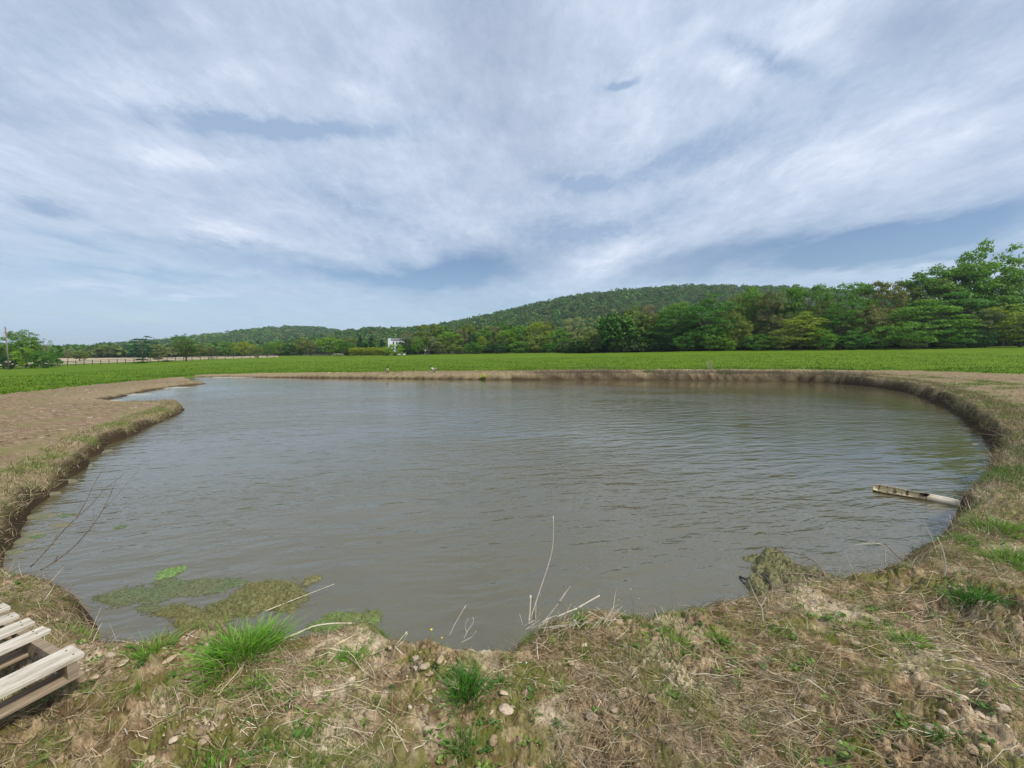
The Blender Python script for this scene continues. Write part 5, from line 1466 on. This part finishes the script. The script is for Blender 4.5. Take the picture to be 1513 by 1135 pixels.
for xx in (-.045, -.60, -1.155):
    # runner with two notches along its lower edge
    prof = [(.0, 0), (.16, 0), (.18, .035), (.36, .035), (.38, 0), (.62, 0), (.64, .035), (.82, .035), (.84, 0), (1.0, 0), (1.0, .078), (0, .078)]
    bm = bmesh.new(); A_ = [bm.verts.new((-.019, p[0] * 1.02, p[1])) for p in prof]; B2 = [bm.verts.new((.019, p[0] * 1.02, p[1])) for p in prof]
    bm.faces.new(A_[::-1]); bm.faces.new(B2)
    for i in range(len(prof)):
        j = (i + 1) % len(prof); bm.faces.new((A_[i], A_[j], B2[j], B2[i]))
    bmesh.ops.recalc_face_normals(bm, faces=bm.faces)
    bm_obj('runner', bm, WSTR, pal, (xx, .004, .0285))
for yy, ww in ((.004, .12), (.45, .1), (.925, .095)):
    bm = bmesh.new(); bm_box(bm, (-LEN / 2, ww / 2, 0), (LEN, ww, .017), None, .003)
    bm_obj('bottom_board', bm, WBOT, pal, (-.004, yy, .0195))

# ------------------------------------------------------------------ flowers
YEL = simple_mat('yellow petals', (.75, .55, .02), (.85, .68, .04), 60, (1, 1, 1), .6, 0); WHT = simple_mat('white petals', (.75, .75, .68), (.85, .85, .80), 60, (1, 1, 1), .6, 0)
STG = simple_mat('green flower stem', (.10, .20, .04), (.15, .26, .06), 60, (1, 1, 1), .6, 0)


def flower(px, py, bx, by, z, rr, mat, label, npet=8):
    Y = Yat(bx, by, z); p0 = at(bx, by, Y); p1 = at(px, py, Y); h0 = hz(p0[0], p0[1]); p0[2] = min(p0[2], h0 + .01)
    e = empty('flower', p0); tag(e, label, 'flower')
    obj('stem', tubes_mesh('stem', [(np.array([[0, 0, 0], (p1 - p0) * .5 + [.004, 0, 0], p1 - p0]), [.0014, .0012, .001])], STG, ns=5), e)
    bm = bmesh.new()
    for k in range(npet):
        a = k * 2 * math.pi / npet; M = Matrix.Translation(Vector(p1 - p0)) @ Matrix.Rotation(a, 4, 'Z') @ Matrix.Rotation(-.35, 4, 'Y')
        vv = [bm.verts.new(M @ Vector(c)) for c in ((0, 0, 0), (rr * .5, rr * .28, .001), (rr, 0, .002), (rr * .5, -rr * .28, .001))]; bm.faces.new(vv)
    bmesh.ops.create_icosphere(bm, subdivisions=1, radius=rr * .38, matrix=Matrix.Translation(Vector(p1 - p0)))
    bm_obj('blossom', bm, mat, e)


flower(637.5, 931, 640, 948, .38, .010, YEL, 'yellow flower standing highest at the shore above the soil mound')
flower(653, 943, 652, 952, .38, .007, YEL, 'lower yellow flower right beside the tallest yellow one')
flower(932, 871, 937, 905, .38, .0045, WHT, 'tiny white flower on a thin stem, highest of the shore flowers', 5)
flower(914, 887, 917, 904, .38, .004, WHT, 'tiny white flower left of the highest white one', 5)
flower(944, 885, 947, 906, .38, .004, WHT, 'tiny white flower right of the highest white one', 5)
flower(778, 980, 779, 986, .40, .006, WHT, 'pale flower low on the soil right of the dark green tuft', 6)
g = at(714, 551, 35.4)
n = 260; d = RNG.normal(size=(n, 3)); d /= np.linalg.norm(d, axis=1, keepdims=True); d[:, 2] = np.abs(d[:, 2])
v, q = quads_from(d * np.array([.24, .2, .55]) * RNG.random((n, 1)) ** .4, np.full(n, .05), RNG.normal(size=(n, 3)) + [0, 0, .6])
up_ = np.repeat(np.repeat((d[:, 2:3] > .45), 1, 0), 4, 0)
cc = np.where(up_, np.array([[.55, .55, .03]]), np.array([[.08, .14, .025]]))
o = obj('flowering_weed', mesh_np('flowering_weed', v, q, cc, MAT_GRASS), None, (g[0], 35.4, hz(g[0], 35.4))); tag(o, 'yellow flowering weed on the far bank right of the geese', 'weed')
paths = []
for k in range(34):
    a = rg.uniform(-.8, .8); l_ = rg.uniform(.5, 1.15)
    p2 = np.array([math.sin(a) * l_ * .6, rg.uniform(-.2, .2), l_]); paths.append((np.array([[0, 0, 0], p2 * .5 + [rg.uniform(-.05, .05), 0, .03], p2]), .006, .003))
g = at(1050, 548, 34.6)
o = stem('bare_bush', 'grey twiggy leafless bush standing on the far bank', 'bush', paths, simple_mat('grey twigs', (.30, .27, .23), (.42, .38, .33), 20, (1, 1, 1), .8, 0), ns=3); o.location = (g[0], 34.6, hz(g[0], 34.6) - .02)

# ------------------------------------------------------------------ geese
MG, t, b, oo = newmat('goose plumage'); tcx = t.nodes.new('ShaderNodeTexCoord'); gx_, gy_, gz_ = sep(t, tcx.outputs['Object'])
n_ = noise(t, comb(t, gx_ * 8, gy_ * 20, gz_ * 20), 4, 3, .6)
bodyc = mixc(t, n_, (.12, .085, .055), (.24, .185, .13))
bodyc = mixc(t, (gx_ - (gz_ - .30) * .6).ramp(.03, .10), bodyc, (.62, .57, .46))          # pale breast and belly
bodyc = mixc(t, gx_.ramp(-.24, -.30), bodyc, (.02, .02, .02))
nk = (gz_ + gx_ * .3).ramp(.50, .53); c_ = mixc(t, nk, bodyc, (.015, .013, .012))
chk = (((gx_ - .325) * (gx_ - .325) + (gz_ - .715) * (gz_ - .715)) * -900.0).exp().ramp(.35, .5); c_ = mixc(t, chk, c_, (.75, .74, .70))
c_ = mixc(t, gz_.ramp(.17, .13), c_, (.04, .035, .03))
setc(t, b.inputs['Base Color'], c_); b.inputs['Roughness'].default_value = .7


def goose(px, Y, heading, label):
    p = at(px, 550, Y); z = hz(p[0], Y)
    # body, neck, head, bill, tail and legs as one skinned graph
    V_ = [(-.10, 0, .30, .125), (-.24, 0, .30, .085), (-.36, 0, .31, .035), (.05, 0, .30, .135), (.17, 0, .33, .105), (.235, 0, .42, .060), (.255, 0, .54, .034), (.265, 0, .64, .030), (.300, 0, .71, .040), (.350, 0, .715, .026), (.41, 0, .70, .012),
          (-.02, .055, .19, .030), (-.03, .06, .09, .011), (-.02, .06, .012, .011), (.06, .06, .006, .012), (-.02, -.055, .19, .030), (-.03, -.06, .09, .011), (-.02, -.06, .012, .011), (.06, -.06, .006, .012)]
    E_ = [(0, 1), (1, 2), (0, 3), (3, 4), (4, 5), (5, 6), (6, 7), (7, 8), (8, 9), (9, 10), (0, 11), (11, 12), (12, 13), (13, 14), (0, 15), (15, 16), (16, 17), (17, 18)]
    me = bpy.data.meshes.new('goose'); me.from_pydata([v[:3] for v in V_], E_, []); o = obj('goose', me, None, (p[0], Y, z)); o.rotation_euler = (0, 0, heading)
    sk = o.modifiers.new('skin', 'SKIN'); o.modifiers.new('sub', 'SUBSURF').render_levels = 2; o.modifiers['sub'].levels = 2
    me.skin_vertices[0]
    for i, v in enumerate(V_): me.skin_vertices[0].data[i].radius = (v[3], v[3]); me.skin_vertices[0].data[i].use_root = (i == 0)
    me.materials.append(MG)
    # bake the modifiers so that the body is one plain mesh
    dg = bpy.context.evaluated_depsgraph_get(); m2 = bpy.data.meshes.new_from_object(o.evaluated_get(dg)); o.modifiers.clear(); o.data = m2; o.scale = (1.15, 1.25, 1.1)
    for p_ in m2.polygons: p_.use_smooth = True
    if not m2.materials: m2.materials.append(MG)
    tag(o, label, 'goose', 'geese on the far bank'); return o


goose(572.5, 38.0, math.radians(-70), 'goose on the far bank with its pale breast towards the pond, left one of two')
goose(641.5, 37.6, math.radians(-150), 'goose on the far bank with raised dark neck, right one of two')

# small bird in the sky
MB = simple_mat('dark bird', (.03, .03, .03), (.06, .055, .05), 5, (1, 1, 1), .8, 0)
bm = bmesh.new()
for s in (-1, 1):
    vv = [bm.verts.new(c) for c in ((.08, 0, 0), (.04, s * .28, .10), (-.03, s * .55, .03), (-.08, s * .28, .08), (-.10, 0, 0))]; bm.faces.new(vv)
    vv = [bm.verts.new(c) for c in ((.08, 0, -.015), (.04, s * .28, .088), (-.03, s * .55, .025), (-.08, s * .28, .07), (-.10, 0, -.015))]; bm.faces.new(vv)
r = bmesh.ops.create_uvsphere(bm, u_segments=10, v_segments=8, radius=.07); bmesh.ops.scale(bm, vec=(2.6, .8, .8), verts=r['verts'])
bird = bm_obj('bird', bm, MB, None, at(1198, 228, 190)); bird.rotation_euler = (0, 0, .6); bird.scale = (1, 1, 1); tag(bird, 'tiny dark bird gliding high in the sky at the right', 'bird')

# ------------------------------------------------------------------ utility pole
POLE = simple_mat('weathered pole wood', (.15, .13, .11), (.26, .23, .20), 5, (1, 1, .1), .85, .2); GREYM = simple_mat('galvanised grey metal', (.42, .46, .50), (.52, .56, .60), 8, (1, 1, 1), .45, 0)
YP = 80.0; pb = at(13.3, 546, YP); pz = hz(pb[0], YP); ptop = at(9.5, 483, YP)
pole = empty('utility_pole', (pb[0], YP, pz - .1)); tag(pole, 'tall wooden utility pole with a transformer at the left thicket', 'utility pole')
Hp = ptop[2] - pz + .1
obj('shaft', tubes_mesh('shaft', [(np.array([[0, 0, 0], [0, 0, Hp * .5], [0, 0, Hp]]), [.14, .12, .09])], POLE, ns=12), pole)
bm = bmesh.new(); r = bmesh.ops.create_cone(bm, cap_ends=True, segments=18, radius1=.18, radius2=.18, depth=.75); r2 = bmesh.ops.create_cone(bm, cap_ends=True, segments=18, radius1=.19, radius2=.12, depth=.08); bmesh.ops.translate(bm, vec=(0, 0, .465), verts=r2['verts'])
tr_ = bm_obj('transformer', bm, GREYM, pole, (-.30, 0, Hp - 1.75))
for s in (-.08, .08): obj('bushing', tubes_mesh('bushing', [(np.array([[s, 0, .5], [s, 0, .72]]), [.04, .02])], simple_mat('brown porcelain', (.12, .06, .04), (.16, .09, .06), 5, (1, 1, 1), .3, 0), ns=8), tr_)
bm = bmesh.new(); bm_box(bm, (0, 0, 0), (.30, .08, .08), None, .01); bm_obj('bracket', bm, GREYM, pole, (.12, 0, Hp - .55))
obj('insulator', tubes_mesh('insulator', [(np.array([[0, 0, 0], [0, 0, .12], [0, 0, .3]]), [.03, .07, .05])], GREYM, ns=8), pole, (.22, 0, Hp - .5))
obj('insulator', tubes_mesh('insulator', [(np.array([[0, 0, 0], [0, 0, .12], [0, 0, .28]]), [.03, .06, .04])], GREYM, ns=8), pole, (0, 0, Hp - .02))

# ------------------------------------------------------------------ board fence on the left
FW = simple_mat('dark fence wood', (.07, .055, .045), (.13, .11, .085), 4, (1, 1, 1), .85, 0)
A = (60, 84.0); pts = []
for px in np.arange(50, 408, 12.3):
    Yd = np.interp(px, [50, 100, 208, 300, 408], [88, 97, 106, 116, 130]); p = at(px, 530, Yd); pts.append((p[0], Yd))
fz = [hz(*p) for p in pts]
fen = empty('rail_fence', (pts[0][0], pts[0][1], fz[0])); tag(fen, 'long dark three-rail wooden fence crossing the left field', 'fence')
ox = np.array([pts[0][0], pts[0][1], fz[0]])
for (p, z) in zip(pts, fz):
    bm = bmesh.new(); bm_box(bm, (0, 0, .68), (.12, .12, 1.30), None, .015); bm_obj('post', bm, FW, fen, np.array([p[0], p[1], z]) - ox)
for k in range(len(pts) - 1):
    a = np.array([pts[k][0], pts[k][1], fz[k]]); c = np.array([pts[k + 1][0], pts[k + 1][1], fz[k + 1]])
    d = c - a; ln = float(np.linalg.norm(d))
    for hgt in (.38, .80, 1.20):
        bm = bmesh.new(); bm_box(bm, (ln / 2, 0, 0), (ln + .02, .04, .10), None, .006)
        o = bm_obj('rail', bm, FW, fen, a - ox + np.array([0, -.11, hgt])); o.rotation_euler = (0, -math.asin(d[2] / ln), math.atan2(d[1], d[0]))

# ------------------------------------------------------------------ white house behind the tree line
HW = simple_mat('white painted siding', (.82, .83, .84), (.90, .90, .90), 3, (.2, .2, 12), .6, .2, .01); RF_ = simple_mat('grey roof shingles', (.12, .12, .13), (.20, .20, .21), 6, (1, 1, 1), .8, .3); GL_ = simple_mat('dark window glass', (.03, .04, .05), (.06, .07, .08), 2, (1, 1, 1), .1, 0, spec=.6)


def gable(bm, x0, x1, y0, y1, z0, ze, zr, over=.35, th=.18):
    """roof slabs over a box, ridge along x"""
    ym = (y0 + y1) / 2
    for s in (-1, 1):
        ye = ym + s * ((y1 - y0) / 2 + over); zl = ze - over * (zr - ze) / ((y1 - y0) / 2)
        A_ = [Vector((x0 - over, ye, zl)), Vector((x1 + over, ye, zl)), Vector((x1 + over, ym, zr)), Vector((x0 - over, ym, zr))]
        lo = [bm.verts.new(v) for v in A_]; hi = [bm.verts.new(v + Vector((0, 0, th))) for v in A_]
        bm.faces.new(lo); bm.faces.new(hi)
        for i in range(4): bm.faces.new((lo[i], lo[(i + 1) % 4], hi[(i + 1) % 4], hi[i]))
    bmesh.ops.recalc_face_normals(bm, faces=bm.faces)


YH = 195.0
def house(px0, px1, pyt, label, YH, pybase, two):
    a = at(px0, pyt, YH); c = at(px1, pyt, YH); z0 = hz((a[0] + c[0]) / 2, YH); w = c[0] - a[0]; ze = a[2] - .75 - z0
    e = empty('farmhouse', (a[0], YH, z0)); tag(e, label, 'house')
    bm = bmesh.new()
    def walls(x0, x1, y0, y1, ze, zr, axis='x'):
        if axis == 'x': P = [(x0, y0, -.5), (x1, y0, -.5), (x1, y1, -.5), (x0, y1, -.5), (x0, y0, ze), (x1, y0, ze), (x1, y1, ze), (x0, y1, ze), (x0, (y0 + y1) / 2, zr), (x1, (y0 + y1) / 2, zr)]
        vv = [bm.verts.new(p) for p in P]
        for f in ((0, 1, 5, 4), (1, 2, 6, 9, 5), (2, 3, 7, 6), (3, 0, 4, 8, 7)): bm.faces.new([vv[i] for i in f])
    walls(0, w, 0, 7.5, ze, ze + .9)
    bm_obj('wall', bm, HW, e)
    bm = bmesh.new(); gable(bm, 0, w, 0, 7.5, 0, ze, ze + .95, .2, .12); rf = bm_obj('roof', bm, RF_, e)
    if two:
        bm = bmesh.new(); bm_box(bm, (.5, -.35, ze - 1.6), (1.3, .7, 4.9), None, .03); bm_box(bm, (.5, -.35, ze + .92), (1.45, .85, .14), None, .02); bm_obj('chimney', bm, HW, rf)
    for zc in ([ze - 1.3, ze - 4.0] if two else [ze - 1.2]):
        for fx in (.38, .62, .86):
            bm = bmesh.new(); bm_box(bm, (w * fx, -.03, zc), (.8, .06, 1.3), None, .01); wn = bm_obj('window', bm, HW, e)
            bm = bmesh.new(); bm_box(bm, (w * fx, -.07, zc), (.6, .04, 1.1)); bm_obj('pane', bm, GL_, wn)


house(574, 593.5, 500.5, 'white farmhouse with a tall white chimney showing above the small garden tree', 188.0, 515, True)
house(626, 636, 500, 'white gabled barn just visible through the large grey-olive dome tree', 176.0, 515, False)

# ------------------------------------------------------------------ haze
hb = bmesh.new(); r = bmesh.ops.create_cube(hb, size=1.0); bmesh.ops.scale(hb, vec=(9000, 9000, 130), verts=r['verts']); bmesh.ops.translate(hb, vec=(0, 0, 60 - 2.5), verts=r['verts'])
MH = bpy.data.materials.new('haze'); MH.use_nodes = True; t = MH.node_tree; t.nodes.clear(); oo = t.nodes.new('ShaderNodeOutputMaterial'); pv_ = t.nodes.new('ShaderNodeVolumePrincipled')
pv_.inputs['Color'].default_value = (.80, .90, 1.0, 1); pv_.inputs['Density'].default_value = HAZE; pv_.inputs['Anisotropy'].default_value = .2
t.links.new(pv_.outputs[0], oo.inputs['Volume'])
if HAZE > 0:
    o = bm_obj('haze', hb, MH); tag(o, kind='stuff'); o['label'] = 'thin pale haze in the distance'; o['category'] = 'haze'
